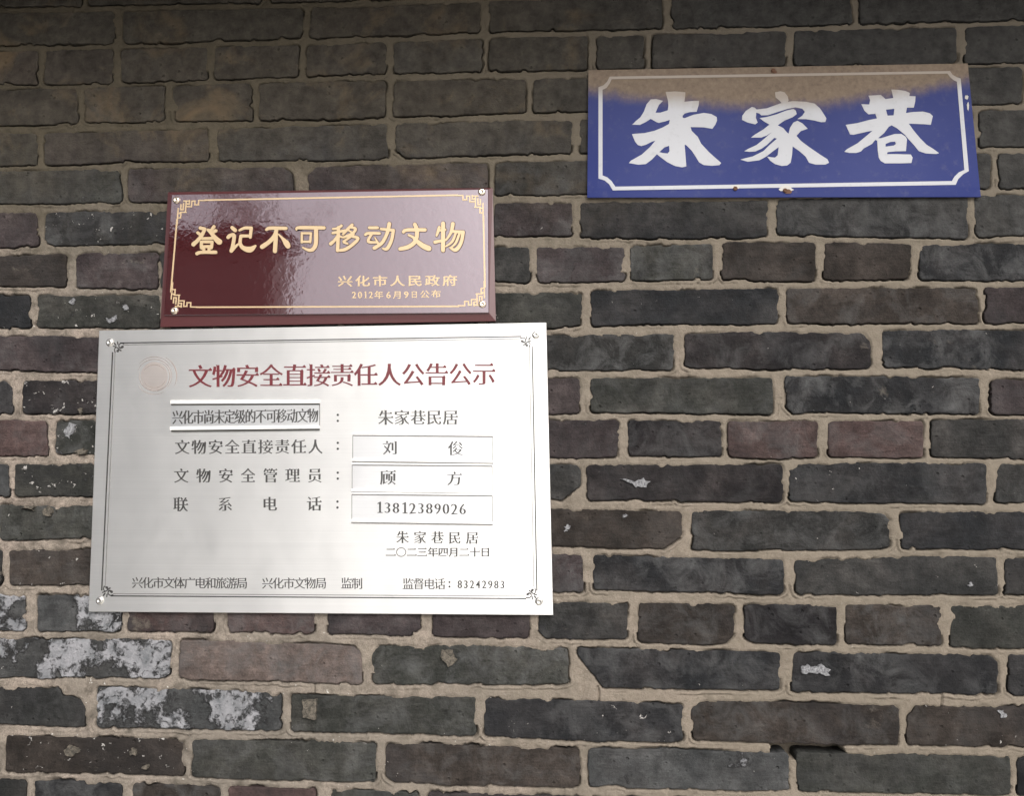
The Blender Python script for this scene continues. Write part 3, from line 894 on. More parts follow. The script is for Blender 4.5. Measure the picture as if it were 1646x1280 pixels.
# boards of the eave over the wall
box(vs, fs, -3.6, 3.6, -EAVE_OUT, 0.25, EAVE_Z, EAVE_Z + 0.03)
for i in range(24):
    x = -3.5 + i * 0.3
    box(vs, fs, x, x + 0.06, -EAVE_OUT + 0.03, 0.0, EAVE_Z - 0.07, EAVE_Z - 0.001)
for i in range(30):
    x = -3.55 + i * 0.24
    box(vs, fs, x, x + 0.17, -EAVE_OUT - 0.03, 0.25, EAVE_Z + 0.031, EAVE_Z + 0.06)
tag(link('eave', mesh('eave', vs, fs, M_WOOD)), kind='structure')

HX, HY, HZ = -1.37, -2.75, 2.84
vs, fs = [], []
box(vs, fs, HX - 6, HX, HY - 0.28, HY, 0, HZ)
tag(link('opposite_wall', mesh('opposite_wall', vs, fs, M_OLDBRICK)), kind='structure')
vs, fs = [], []
for i in range(38):
    x = HX - 6 + i * 0.158
    box(vs, fs, x, x + 0.11, HY - 0.34, HY + 0.07, HZ + 0.001, HZ + 0.05)
box(vs, fs, HX - 6.1, HX + 0.06, HY - 0.32, HY + 0.05, HZ + 0.051, HZ + 0.075)
tag(link('opposite_roof', mesh('opposite_roof', vs, fs, M_TILE)), kind='structure')
# the tree that stands behind that wall: thousands of leaves, seen only as the mottled glare on the maroon plaque
M_LEAF = simple('leaf', (0.075, 0.085, 0.05), 0.6)
vs, fs = [], []
rt = random.Random(5)
cl = [(rt.uniform(HX - 2.9, HX - 0.6), rt.uniform(HY - 2.4, HY - 0.9), rt.uniform(2.7, 4.3), rt.uniform(0.25, 0.6)) for _ in range(26)]
for _ in range(1700):
    cx_, cy_, cz_, cr_ = rt.choice(cl)
    p_ = Vector((cx_ + rt.gauss(0, cr_ * .5), cy_ + rt.gauss(0, cr_ * .5), cz_ + rt.gauss(0, cr_ * .5)))
    a_ = Vector((rt.gauss(0, 1), rt.gauss(0, 1), rt.gauss(0, 1))).normalized() * rt.uniform(0.03, 0.06)
    b_ = a_.cross(Vector((rt.gauss(0, 1), rt.gauss(0, 1), rt.gauss(0, 1)))).normalized() * rt.uniform(0.015, 0.03)
    k_ = len(vs)
    vs += [p_ - a_, p_ + b_, p_ + a_, p_ - b_]
    fs.append((k_, k_ + 1, k_ + 2, k_ + 3))
tag(link('tree_foliage', mesh('tree_foliage', vs, fs, M_LEAF)), kind='stuff')
vs, fs = [], []
box(vs, fs, 1.5, 14, -14.6, -14.3, 0, 0.9)
tag(link('courtyard_wall', mesh('courtyard_wall', vs, fs, M_WHITEWASH)), kind='structure')


# ------------------------------------------------------------------ flat shapes on the signs
def parea(P):
    return sum(P[i][0] * P[(i + 1) % len(P)][1] - P[(i + 1) % len(P)][0] * P[i][1] for i in range(len(P))) / 2


def pin(p, P):
    c = False
    for i in range(len(P)):
        a_, b_ = P[i], P[(i + 1) % len(P)]
        if (a_[1] > p[1]) != (b_[1] > p[1]) and p[0] < a_[0] + (p[1] - a_[1]) * (b_[0] - a_[0]) / (b_[1] - a_[1]):
            c = not c
    return c


def fill_mesh(polys_px, y, thick):
    """closed outlines (photo positions, holes run the other way) filled on the plane y, with a thickness: (verts, faces)"""
    cu = bpy.data.curves.new('tmp', 'CURVE')
    cu.dimensions = '2D'
    cu.fill_mode = 'BOTH'
    cu.extrude = thick / 2
    for P in polys_px:
        s = cu.splines.new('POLY')
        s.points.add(len(P) - 1)
        for i, (px, py) in enumerate(P):
            v = W(px, py, y)
            s.points[i].co = (v.x, v.z, 0, 1)
        s.use_cyclic_u = True
    ob = bpy.data.objects.new('tmp', cu)
    me = ob.to_mesh()
    co = np.empty(len(me.vertices) * 3, dtype=np.float32)
    me.vertices.foreach_get('co', co)
    co = co.reshape(-1, 3)
    V_ = np.stack([co[:, 0], y - thick / 2 - co[:, 2], co[:, 1]], 1)
    F_ = [tuple(p.vertices) for p in me.polygons]
    ob.to_mesh_clear()
    bpy.data.objects.remove(ob)
    bpy.data.curves.remove(cu)
    return V_, F_


def merge(name, parts, mat):
    vs, fs = [], []
    for V_, F_ in parts:
        b = len(vs)
        vs += V_.tolist()
        fs += [tuple(b + i for i in f) for f in F_]
    return mesh(name, vs, fs, mat)


def fill(name, polys_px, y, mat, parent, thick=0.0004):
    return link(name, merge(name, [fill_mesh(polys_px, y, thick)], mat), parent)


def stroke(pts, cap=5):
    """tapered brush stroke: pts = (x, y, width) -> closed outline"""
    # resample smoothly
    P = []
    n = len(pts)
    if n > 2:
        for i in range(n - 1):
            p0 = pts[max(0, i - 1)]
            p1, p2 = pts[i], pts[i + 1]
            p3 = pts[min(n - 1, i + 2)]
            for k in range(5):
                t = k / 5
                P.append(tuple(0.5 * ((2 * p1[j]) + (-p0[j] + p2[j]) * t + (2 * p0[j] - 5 * p1[j] + 4 * p2[j] - p3[j]) * t * t + (-p0[j] + 3 * p1[j] - 3 * p2[j] + p3[j]) * t ** 3) for j in range(3)))
        P.append(pts[-1])
    else:
        P = list(pts)
    L, R = [], []
    for i, p in enumerate(P):
        a = P[max(0, i - 1)]
        b = P[min(len(P) - 1, i + 1)]
        dx, dy = b[0] - a[0], b[1] - a[1]
        l = math.hypot(dx, dy) or 1
        nx_, ny_ = -dy / l, dx / l
        h = p[2] / 2
        L.append((p[0] + nx_ * h, p[1] + ny_ * h))
        R.append((p[0] - nx_ * h, p[1] - ny_ * h))
    def capf(c, frm, sgn):
        a0 = math.atan2(frm[1] - c[1], frm[0] - c[0])
        h = c[2] / 2
        return [(c[0] + math.cos(a0 + sgn * math.pi * k / cap) * h, c[1] + math.sin(a0 + sgn * math.pi * k / cap) * h) for k in range(1, cap)]
    e = P[-1]
    s = P[0]
    return L + capf(e, L[-1], -1) + R[::-1] + capf(s, R[0], -1)


def strokes(name, lst, y, mat, parent, thick, org=(0, 0), sc=1.0):
    """several strokes of one character joined; each lies a hair above the one before"""
    vs, fs = [], []
    for k, st in enumerate(lst):
        P = [(org[0] + p[0] / sc, org[1] + p[1] / sc) for p in stroke(st)]
        yy = y - thick - k * 0.00002
        F_ = [W(a, b, yy) for a, b in P]
        n = len(F_)
        b0 = len(vs)
        vs += [(v.x, yy, v.z) for v in F_]
        vs += [(v.x, y, v.z) for v in F_]
        fs.append(tuple(range(b0, b0 + n)))
        for i in range(n):
            j = (i + 1) % n
            fs.append((b0 + i, b0 + j, b0 + n + j, b0 + n + i))
    return link(name, mesh(name, vs, fs, mat), parent)


def line(a, b, wd):
    return [(a[0], a[1], wd), (b[0], b[1], wd)]


def rects(name, lst, y, mat, parent, thick):
    """straight ruled lines (x0,y0,x1,y1,width) in photo positions as thin raised bars"""
    vs, fs = [], []
    for k, (x0, y0, x1, y1, wd) in enumerate(lst):
        dx, dy = x1 - x0, y1 - y0
        l = math.hypot(dx, dy)
        nx_, ny_ = -dy / l * wd / 2, dx / l * wd / 2
        yy = y - thick - k * 0.00002
        b0 = len(vs)
        for q_ in ((x0 + nx_, y0 + ny_), (x1 + nx_, y1 + ny_), (x1 - nx_, y1 - ny_), (x0 - nx_, y0 - ny_)):
            v = W(q_[0], q_[1], yy)
            vs.append((v.x, yy, v.z))
        for i in range(4):
            vs.append((vs[b0 + i][0], y, vs[b0 + i][2]))
        fs.append((b0, b0 + 1, b0 + 2, b0 + 3))
        for i in range(4):
            j = (i + 1) % 4
            fs.append((b0 + i, b0 + j, b0 + 4 + j, b0 + 4 + i))
    return link(name, mesh(name, vs, fs, mat), parent)


def slab(name, corners, y_back, y_front, mat, parent, bevel=0.0006, fmat=None, seg=1):
    """a plate: four photo corners (tl, tr, br, bl) measured on its front face"""
    P = [W(a, b, y_front) for a, b in corners]
    c = sum(P, Vector()) / 4
    vs, fs = [], []
    def ring(ins, y):
        for p in P:
            dx = -ins if p.x > c.x else ins
            dz = -ins if p.z > c.z else ins
            vs.append((p.x + dx, y, p.z + dz))
    ring(0, y_back)
    ring(0, y_front + bevel)
    ring(bevel, y_front)
    for k in range(2):
        for i in range(4):
            j = (i + 1) % 4
            fs.append((k * 4 + i, k * 4 + j, (k + 1) * 4 + j, (k + 1) * 4 + i))
    fs.append((8, 9, 10, 11))
    fs.append((3, 2, 1, 0))
    return mesh(name, vs, fs, mat, fmat=fmat)


def screw(parent, px, py, y, r, mat, h=0.0022, name='screw'):
    """domed screw head with a socket"""
    c = W(px, py, y)
    vs, fs = [], []
    n = 20
    prof = [(1.0, 0.0), (1.0, 0.3), (0.88, 0.7), (0.62, 0.95), (0.34, 1.0), (0.30, 0.75), (0.0, 0.72)]
    for (q_, hh) in prof[:-1]:
        for i in range(n):
            a_ = 2 * math.pi * i / n
            vs.append((c.x + math.cos(a_) * r * q_, y - h * hh, c.z + math.sin(a_) * r * q_))
    vs.append((c.x, y - h * 0.72, c.z))
    for k in range(len(prof) - 2):
        for i in range(n):
            j = (i + 1) % n
            fs.append((k * n + i, k * n + j, (k + 1) * n + j, (k + 1) * n + i))
    k = len(prof) - 2
    for i in range(n):
        fs.append((k * n + i, k * n + (i + 1) % n, len(vs) - 1))
    return link(name, mesh(name, vs, fs, mat, smooth=True), parent)


# ------------------------------------------------------------------ glyph outlines of the built-in font, reshaped
_glyph = {}


def glyph(ch):
    if ch in _glyph:
        return _glyph[ch]
    cu = bpy.data.curves.new('g', 'FONT')
    cu.body = ch
    ob = bpy.data.objects.new('g', cu)
    COL.objects.link(ob)
    bpy.context.view_layer.update()
    dg = bpy.context.evaluated_depsgraph_get()
    cc = ob.evaluated_get(dg).to_curve(dg, apply_modifiers=True)
    res = []
    for s in cc.splines:
        bp = s.bezier_points
        n = len(bp)
        P = []
        for i in range(n):
            a, b = bp[i], bp[(i + 1) % n]
            p0, p1, p2, p3 = a.co, a.handle_right, b.handle_left, b.co
            straight = abs((p1 - p0).cross(p3 - p0).length) < 1e-5 and abs((p2 - p0).cross(p3 - p0).length) < 1e-5
            k = 1 if straight else 5
            for q_ in range(k):
                t = q_ / k
                v = p0 * (1 - t) ** 3 + p1 * 3 * t * (1 - t) ** 2 + p2 * 3 * t * t * (1 - t) + p3 * t ** 3
                if not P or math.hypot(v.x - P[-1][0], v.y - P[-1][1]) > 1e-4:
                    P.append((v.x, v.y))
        if math.hypot(P[0][0] - P[-1][0], P[0][1] - P[-1][1]) < 1e-4:
            P.pop()
        if len(P) > 2:
            res.append(P)
    ob.evaluated_get(dg).to_curve_clear()
    bpy.data.objects.remove(ob)
    bpy.data.curves.remove(cu)
    _glyph[ch] = res
    return res


def song(ch, a=0.018, b=0.020, serif=True):
    """Song-style outline: upright strokes fattened by a, level strokes thinned by b, with the little triangles at the stroke ends"""
    out = []
    for P in glyph(ch):
        n = len(P)
        area = sum(P[i][0] * P[(i + 1) % n][1] - P[(i + 1) % n][0] * P[i][1] for i in range(n)) / 2
        E = []
        for i in range(n):
            p, q_ = P[i], P[(i + 1) % n]
            dx, dy = q_[0] - p[0], q_[1] - p[1]
            l = math.hypot(dx, dy) or 1e-9
            nx_, ny_ = dy / l, -dx / l
            E.append((nx_, ny_, l, a * nx_ * nx_ - b * ny_ * ny_))
        Q_ = []
        for i in range(n):
            e0, e1 = E[i - 1], E[i]
            det = e0[0] * e1[1] - e0[1] * e1[0]
            if abs(det) > 0.25:
                # intersection of the two shifted edges
                c0 = e0[0] * P[i][0] + e0[1] * P[i][1] + e0[3]
                c1 = e1[0] * P[i][0] + e1[1] * P[i][1] + e1[3]
                x = (c0 * e1[1] - c1 * e0[1]) / det
                y = (e0[0] * c1 - e1[0] * c0) / det
            else:
                mx, my = e0[0] + e1[0], e0[1] + e1[1]
                l = math.hypot(mx, my) or 1
                s = (e0[3] + e1[3]) / 2
                x, y = P[i][0] + mx / l * s, P[i][1] + my / l * s
            Q_.append((x, y, det))
        R = []
        for i in range(n):
            e0, e1 = E[i - 1], E[i]
            x, y, det = Q_[i]
            convex = det > 0.6 and area > 0
            # e0 arrives at the corner, e1 leaves (ink on the left of travel)
            if serif and convex and e0[0] > 0.95 and e1[1] > 0.95 and e1[2] > 0.12:
                # top right corner: right side going up, then the top edge going left
                if e0[2] < 0.12:      # free end of a level stroke
                    R += [(x + 0.01, y - 0.005), (x - 0.055, y + 0.075), (x - 0.135, y)]
                else:
                    R += [(x + 0.012, y - 0.01), (x - 0.03, y + 0.04), (x - 0.1, y)]
            elif serif and convex and e0[1] > 0.95 and e1[0] < -0.95 and e0[2] < 0.11 and e1[2] > 0.15:
                # top left of an upright stroke
                R += [(x + 0.02, y - 0.005), (x - 0.035, y + 0.02), (x, y - 0.05)]
            else:
                R.append((x, y))
        out.append(R)
    return out


ONE = [[(0.10, 0.62), (0.27, 0.72), (0.34, 0.72), (0.34, 0.06), (0.45, 0.03), (0.45, 0.0), (0.10, 0.0), (0.10, 0.03), (0.21, 0.06), (0.21, 0.60), (0.10, 0.58)][::-1]]


def text(name, items, y, mat, parent, thick=0.00035, a=0.018, b=0.020, serif=True):
    """items: (character, centre x, centre y, width, height) in photo positions"""
    objs = []
    for (ch, cx, cy, wd, ht) in items:
        polys_ = []
        if ch == '1':
            G_ = ONE
            bx0, bx1, by0, by1 = -0.02, 0.58, -0.01, 0.73
        elif ch in '：':
            for s in (-1, 1):
                polys_.append([(cx + math.cos(t * math.pi / 4) * wd, cy + s * ht - math.sin(t * math.pi / 4) * wd) for t in range(8)])
            objs.append(fill('printed_colon', polys_, y, mat, parent, thick))
            continue
        elif ch == '〇':
            polys_.append([(cx + math.cos(t * math.pi / 10) * wd * .5, cy + math.sin(t * math.pi / 10) * ht * .5) for t in range(20)])
            polys_.append([(cx + math.cos(-t * math.pi / 10) * (wd * .5 - 1.1), cy + math.sin(-t * math.pi / 10) * (ht * .5 - 1.1)) for t in range(20)])
            objs.append(fill(name, polys_, y, mat, parent, thick))
            continue
        elif ch in '023456789':
            G_ = song(ch, a + 0.008, b + 0.004, False)
            bx0, bx1, by0, by1 = -0.02, 0.64, -0.01, 0.735
        else:
            G_ = song(ch, a, b, serif)
            bx0, bx1, by0, by1 = 0.03, 0.97, -0.08, 0.84
        for P in G_:
            polys_.append([(cx + ((x - bx0) / (bx1 - bx0) - 0.5) * wd, cy - ((z - by0) / (by1 - by0) - 0.5) * ht) for x, z in P])
        # each outer outline with its own holes, so that touching strokes cannot cancel out
        outer = [P for P in polys_ if parea(P) < 0]
        holes = [P for P in polys_ if parea(P) >= 0]
        groups = [[P] for P in outer]
        for h in holes:
            for g in groups:
                cxy = (sum(p[0] for p in h) / len(h), sum(p[1] for p in h) / len(h))
                if pin(cxy, g[0]) or sum(pin(p, g[0]) for p in h) * 2 > len(h):
                    g.append(h)
                    break
        parts = [fill_mesh(g, y - 0.00002 * k, thick) for k, g in enumerate(groups)]
        objs.append(link(name, merge(name, parts, mat), parent))
    return objs


def spread(s, x0, x1, y0, y1, wd, ht):
    """characters with centres from (x0, y0) to (x1, y1)"""
    n = len(s)
    return [(c, x0 + (x1 - x0) * i / max(1, n - 1), y0 + (y1 - y0) * i / max(1, n - 1), wd, ht) for i, c in enumerate(s)]


# ------------------------------------------------------------------ BLUE STREET SIGN
YB, YF = -0.0055, -0.0085


def blue_sign():
    root = bpy.data.objects.new('street_sign', None)
    root.location = W(1258, 212, YB)
    COL.objects.link(root)
    tag(root, 'blue enamel lane name sign with three white characters, dusty brown along its top', 'street sign')
    inv = Matrix.Translation(-root.location)
    kids = []
    # the plate: thin sheet, slightly bowed outward, rolled a little at the edges
    nxs, nzs = 40, 14
    tl, tr, br, bl = (946, 112), (1556, 101), (1577, 316), (944, 317)
    vs, fs = [], []
    def bow(u, v):
        e = min(u, 1 - u, v * 0.33, (1 - v) * 0.33)
        return 0.0
    for layer, yy in ((0, YF), (1, YB)):
        for j in range(nzs + 1):
            for i in range(nxs + 1):
                u, v = i / nxs, j / nzs
                px = (tl[0] * (1 - u) + tr[0] * u) * (1 - v) + (bl[0] * (1 - u) + br[0] * u) * v
                py = (tl[1] * (1 - u) + tr[1] * u) * (1 - v) + (bl[1] * (1 - u) + br[1] * u) * v
                edge = i in (0, nxs) or j in (0, nzs)
                p = W(px, py, YF)
                vs.append((p.x, yy + (0.0008 if edge and layer == 0 else 0), p.z))
    N1 = (nxs + 1) * (nzs + 1)
    for j in range(nzs):
        for i in range(nxs):
            a_ = j * (nxs + 1) + i
            fs.append((a_, a_ + 1, a_ + nxs + 2, a_ + nxs + 1)[::-1])
            fs.append((N1 + a_, N1 + a_ + 1, N1 + a_ + nxs + 2, N1 + a_ + nxs + 1))
    for i in range(nxs):
        for r0 in (0, nzs * (nxs + 1)):
            fs.append((r0 + i, r0 + i + 1, N1 + r0 + i + 1, N1 + r0 + i))
    for j in range(nzs):
        for c0 in (0, nxs):
            a_ = j * (nxs + 1) + c0
            b_ = a_ + nxs + 1
            fs.append((a_, b_, N1 + b_, N1 + a_))
    kids.append(link('sign_plate', mesh('sign_plate', vs, fs, M_BLUE)))
    # three painted characters
    s = 9.143
    zhu = [(640, 70), (780, 62), (930, 75), (925, 140), (915, 215), (1020, 203), (1130, 200), (1125, 260), (1095, 360), (1000, 365), (920, 385), (888, 420), (890, 450), (920, 455), (1050, 405), (1200, 378), (1310, 395), (1390, 440), (1395, 490), (1370, 550), (1325, 612), (1200, 590), (1005, 585), (1020, 640), (1110, 730), (1160, 830), (1280, 960), (1455, 1115), (1430, 1145), (1320, 1155), (1200, 1145), (1130, 1105), (1080, 1020), (1020, 930), (940, 850), (918, 845), (930, 1000), (943, 1165), (880, 1178), (780, 1160), (660, 1100), (580, 1040), (510, 985), (440, 1060), (350, 1130), (240, 1140), (100, 1115), (130, 1080), (290, 990), (410, 880), (490, 785), (440, 800), (350, 845), (280, 865), (230, 850), (190, 800), (145, 690), (190, 685), (330, 675), (480, 640), (600, 590), (690, 540), (700, 480), (640, 500), (540, 525), (500, 510), (420, 465), (350, 510), (260, 555), (150, 550), (200, 500), (270, 440), (320, 360), (360, 250), (420, 180), (500, 175), (600, 200), (540, 260), (490, 375), (560, 375), (670, 340), (680, 270), (675, 200)]
    zhu_h = [(545, 955), (600, 968), (670, 975), (697, 940), (690, 860), (620, 885)]
    kids.append(fill('painted_character', [[(1000 + x / s, 140 + y_ / s) for x, y_ in P] for P in (zhu, zhu_h)], YF - 0.00002, M_WHITE, None))
    jia_dot = [(600, 75), (680, 60), (740, 75), (785, 130), (800, 190), (790, 215), (700, 235), (670, 200), (610, 150)]
    jia_top = [(260, 290), (300, 300), (330, 328), (480, 310), (620, 260), (700, 230), (860, 205), (1060, 215), (1180, 240), (1260, 310), (1320, 400), (1355, 460), (1340, 510), (1280, 515), (1180, 490), (1060, 470), (930, 468), (1000, 420), (1040, 360), (1000, 315), (900, 295), (780, 320), (620, 370), (500, 410), (400, 415), (370, 385), (325, 372), (318, 450), (345, 520), (310, 545), (200, 520), (115, 480), (120, 420), (170, 350)]
    jia = [(375, 455), (470, 440), (620, 400), (760, 345), (870, 320), (905, 345), (920, 395), (860, 440), (740, 490), (640, 560), (720, 600), (770, 660), (800, 685), (820, 600), (870, 520), (930, 495), (1000, 530), (1080, 610), (980, 645), (915, 715), (980, 790), (1100, 880), (1260, 990), (1370, 1060), (1395, 1110), (1340, 1138), (1200, 1138), (1100, 1110), (1050, 1020), (960, 940), (860, 870), (850, 1000), (830, 1110), (780, 1150), (700, 1158), (600, 1130), (530, 1080), (485, 1020), (540, 1030), (600, 1035), (640, 1000), (655, 880), (560, 950), (470, 1020), (370, 1075), (200, 1095), (90, 1065), (160, 1045), (270, 1020), (430, 940), (520, 850), (630, 755), (590, 745), (480, 850), (400, 905), (310, 945), (220, 950), (150, 940), (210, 905), (330, 850), (440, 760), (560, 655), (480, 710), (400, 740), (250, 740), (300, 700), (430, 620), (520, 550), (440, 505)]
    kids.append(fill('painted_character', [[(1180 + x / s, 140 + y_ / s) for x, y_ in P] for P in (jia_dot, jia_top, jia)], YF - 0.00002, M_WHITE, None))
    xiang = [(755, 80), (860, 85), (960, 100), (1025, 130), (1020, 175), (1110, 180), (1105, 260), (1085, 345), (985, 345), (970, 425), (1080, 410), (1220, 405), (1320, 430), (1365, 470), (1335, 598), (1240, 590), (1010, 580), (1080, 680), (1180, 800), (1270, 890), (1380, 960), (1455, 1015), (1420, 1028), (1260, 1020), (1160, 985), (1090, 900), (990, 790), (960, 750), (840, 650), (760, 605), (720, 625), (650, 720), (560, 795), (600, 797), (720, 760), (800, 735), (900, 732), (960, 770), (985, 810), (970, 985), (820, 988), (700, 1000), (690, 1030), (830, 1030), (1040, 1035), (1068, 1080), (1050, 1160), (900, 1165), (660, 1165), (600, 1130), (570, 1080), (555, 970), (548, 830), (520, 820), (470, 880), (350, 945), (310, 990), (240, 1012), (140, 1012), (65, 995), (100, 960), (260, 870), (380, 770), (480, 685), (400, 700), (200, 745), (150, 740), (85, 600), (250, 575), (420, 530), (545, 505), (520, 435), (420, 445), (360, 390), (315, 295), (430, 300), (445, 235), (420, 170), (600, 160), (670, 220), (785, 205)]
    xh1 = [(675, 375), (700, 465), (790, 460), (800, 362)]
    xh2 = [(670, 880), (670, 920), (790, 905), (825, 880), (810, 845), (740, 850)]
    kids.append(fill('painted_character', [[(1350 + x / s, 135 + y_ / s) for x, y_ in P] for P in (xiang, xh1, xh2)], YF - 0.00002, M_WHITE, None))
    # white border with notched corners
    o_ = [(980, 123), (1527, 114), (1531, 120), (1538, 124), (1544, 126), (1557, 275), (1548, 280), (1540, 288), (1536, 297), (985, 306), (979, 296), (972, 290), (962, 287), (962, 140), (970, 137), (976, 131)]
    i_ = [(983, 127), (1523, 118), (1527, 124), (1533, 129), (1538, 131), (1550, 273), (1541, 277), (1534, 284), (1530, 291), (989, 300), (983, 291), (976, 285), (968.5, 282), (968.5, 144), (975, 141), (980, 134)]
    kids.append(fill('painted_border', [o_, i_[::-1]], YF - 0.00002, M_WHITE, None))
    # nails and rust chips
    for px, py in ((1182, 303), (1262, 306), (1243, 113)):
        k = screw(None, px, py, YF - 0.0004, 0.0030, M_RUST, 0.0018, 'nail')
        kids.append(k)
    def blob(px, py, rx, ry, sd):
        r = random.Random(sd)
        return [(px + math.cos(t * math.pi / 7) * rx * r.uniform(.6, 1.2), py + math.sin(t * math.pi / 7) * ry * r.uniform(.6, 1.2)) for t in range(14)]
    for b_ in (blob(1264, 303, 13, 6, 1), blob(1183, 300, 7, 4, 2), blob(1554, 156, 3, 4, 3), blob(1556, 171, 2, 7, 4)):
        kids.append(fill('enamel_chip', [b_], YF - 0.00044, M_CHIP, None, 0.00003))
    for b_ in (blob(1266, 307, 7, 4.5, 5), blob(1244, 115, 6, 3, 7)):
        kids.append(fill('rust_spot', [b_], YF - 0.00049, M_RUST, None, 0.00003))
    for k in kids:
        k.parent = root
        k.matrix_parent_inverse = inv
    return root


blue_sign()

# ------------------------------------------------------------------ MAROON PLAQUE
MB, MF, MI = -0.0045, -0.0120, -0.0145


def maroon_plaque():
    root = bpy.data.objects.new('heritage_plaque', None)
    root.location = W(530, 412, MB)
    COL.objects.link(root)
    tag(root, 'glossy maroon heritage plaque with gold characters above the silver notice', 'plaque')
    inv = Matrix.Translation(-root.location)
    kids = []
    # bevelled board
    outer = [(270, 309), (792, 302), (797, 516), (257.5, 525.5)]
    inner = [(276, 312.5), (785, 304), (786, 503), (263, 507)]
    vs, fs = [], []
    for C4, y, yw in ((outer, MB, MB), (outer, MF + 0.003, MF + 0.003), (inner, MF, MF)):
        for a_, b_ in C4:
            p = W(a_, b_, yw if C4 is inner else MF + 0.003)
            vs.append((p.x, y, p.z))
    for k in range(2):
        for i in range(4):
            j = (i + 1) % 4
            fs.append((k * 4 + i, k * 4 + j, (k + 1) * 4 + j, (k + 1) * 4 + i))
    fs.append((8, 9, 10, 11))
    fs.append((3, 2, 1, 0))
    kids.append(link('backing_board', mesh('backing_board', vs, fs, M_MAROON_EDGE)))
    kids.append(link('face_panel', slab('face_panel', inner, MF - 0.0001, MI, M_MAROON, None, 0.0006)))
    # eight gold brush characters
    S = 13.717
    CH = [
        ((300, 350), [[(300, 225, 75), (400, 245, 70)], [(400, 250, 75), (330, 390, 80), (240, 500, 80), (150, 585, 95)], [(245, 330, 70), (300, 370, 60)], [(600, 195, 75), (540, 270, 60), (470, 270, 60)], [(640, 285, 80), (570, 330, 60)], [(470, 265, 60), (560, 360, 80), (640, 460, 110), (720, 530, 130)], [(345, 455, 60), (560, 452, 62)], [(325, 530, 62), (560, 530, 66)], [(322, 530, 66), (325, 665, 70)], [(562, 530, 66), (545, 660, 70)], [(335, 640, 66), (540, 630, 66)], [(375, 650, 66), (380, 760, 66)], [(495, 650, 66), (490, 760, 66)], [(225, 790, 75), (330, 760, 72), (640, 760, 78)]]),
        ((300, 350), [[(1000, 215, 75), (1070, 275, 85)], [(915, 430, 80), (950, 395, 78), (1045, 390, 80), (1020, 600, 78), (985, 730, 85)], [(1000, 720, 70), (1080, 630, 60), (1150, 570, 40)], [(1165, 275, 50), (1280, 225, 66), (1420, 225, 70)], [(1425, 225, 70), (1400, 430, 66)], [(1400, 400, 66), (1195, 400, 70)], [(1195, 400, 70), (1180, 560, 74), (1250, 665, 95), (1400, 700, 130), (1515, 620, 50)]]),
        ((410, 350), [[(250, 262, 60), (330, 228, 76), (680, 232, 74)], [(478, 245, 85), (425, 400, 85), (310, 530, 92), (155, 640, 100)], [(465, 330, 78), (452, 500, 90), (437, 735, 92)], [(520, 365, 30), (600, 450, 60), (690, 560, 125), (725, 625, 110)]]),
        ((410, 350), [[(915, 262, 50), (980, 218, 76), (1520, 222, 76)], [(1342, 235, 90), (1342, 540, 90), (1290, 680, 85), (1190, 715, 70), (1050, 655, 36)], [(1030, 335, 50), (1030, 540, 55)], [(1030, 340, 48), (1232, 340, 50)], [(1232, 340, 52), (1215, 540, 50)], [(1030, 528, 50), (1218, 528, 50)]]),
        ((520, 345), [[(395, 245, 62), (300, 300, 55), (205, 315, 45)], [(205, 405, 58), (470, 350, 58)], [(330, 280, 72), (320, 550, 76), (310, 790, 76)], [(310, 470, 55), (230, 580, 65), (160, 640, 80)], [(340, 470, 45), (420, 500, 45)], [(630, 225, 66), (540, 310, 62), (430, 430, 50)], [(600, 275, 56), (705, 310, 62), (640, 410, 60), (440, 500, 50)], [(655, 420, 66), (560, 510, 56), (440, 590, 48)], [(640, 480, 62), (765, 525, 66), (640, 660, 70), (490, 760, 76), (360, 790, 60)], [(450, 610, 50), (530, 640, 44)], [(560, 350, 40), (610, 380, 40)]]),
        ((520, 345), [[(1010, 288, 66), (1190, 288, 66)], [(925, 440, 60), (990, 410, 62), (1235, 412, 62)], [(1060, 430, 55), (985, 590, 64), (1180, 610, 50)], [(1130, 500, 30), (1210, 640, 52)], [(1265, 315, 56), (1540, 345, 66)], [(1540, 345, 72), (1500, 560, 72), (1400, 750, 76), (1300, 745, 30)], [(1450, 200, 84), (1405, 400, 76), (1290, 620, 74), (1120, 735, 80)]]),
        ((635, 345), [[(435, 215, 84), (480, 330, 88), (480, 490, 84)], [(185, 380, 70), (270, 335, 72), (660, 335, 78)], [(480, 480, 84), (420, 620, 90), (280, 715, 92), (110, 755, 80)], [(300, 450, 45), (400, 500, 58), (490, 590, 90), (620, 690, 112), (745, 745, 116)]]),
        ((635, 345), [[(975, 280, 66), (945, 380, 62), (915, 465, 40)], [(1060, 195, 90), (1060, 500, 90), (1058, 785, 88)], [(960, 350, 50), (1110, 330, 50)], [(880, 605, 74), (1110, 555, 50)], [(1275, 200, 84), (1235, 390, 66), (1125, 560, 38)], [(1240, 365, 56), (1500, 385, 76)], [(1500, 385, 80), (1455, 620, 74), (1340, 775, 84), (1210, 730, 34)], [(1340, 400, 52), (1260, 590, 54), (1120, 700, 36)], [(1425, 400, 52), (1340, 620, 54), (1240, 720, 34)]]),
    ]
    M_LETTERSHADE = NT('letter_shade').out((0.030, 0.008, 0.006), 0.7, None, Specular_IOR_Level=0.1)  # flat dark rim: depth shading of the gold letters, painted in
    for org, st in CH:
        kids.append(strokes('letter_shade_rim', [[(p[0] + 3, p[1] + 4, p[2] + 22) for p in q_] for q_ in st], MI, M_LETTERSHADE, None, 0.00003, org, S))
        kids.append(strokes('gold_character', st, MI, M_GOLD, None, 0.0006, org, S))
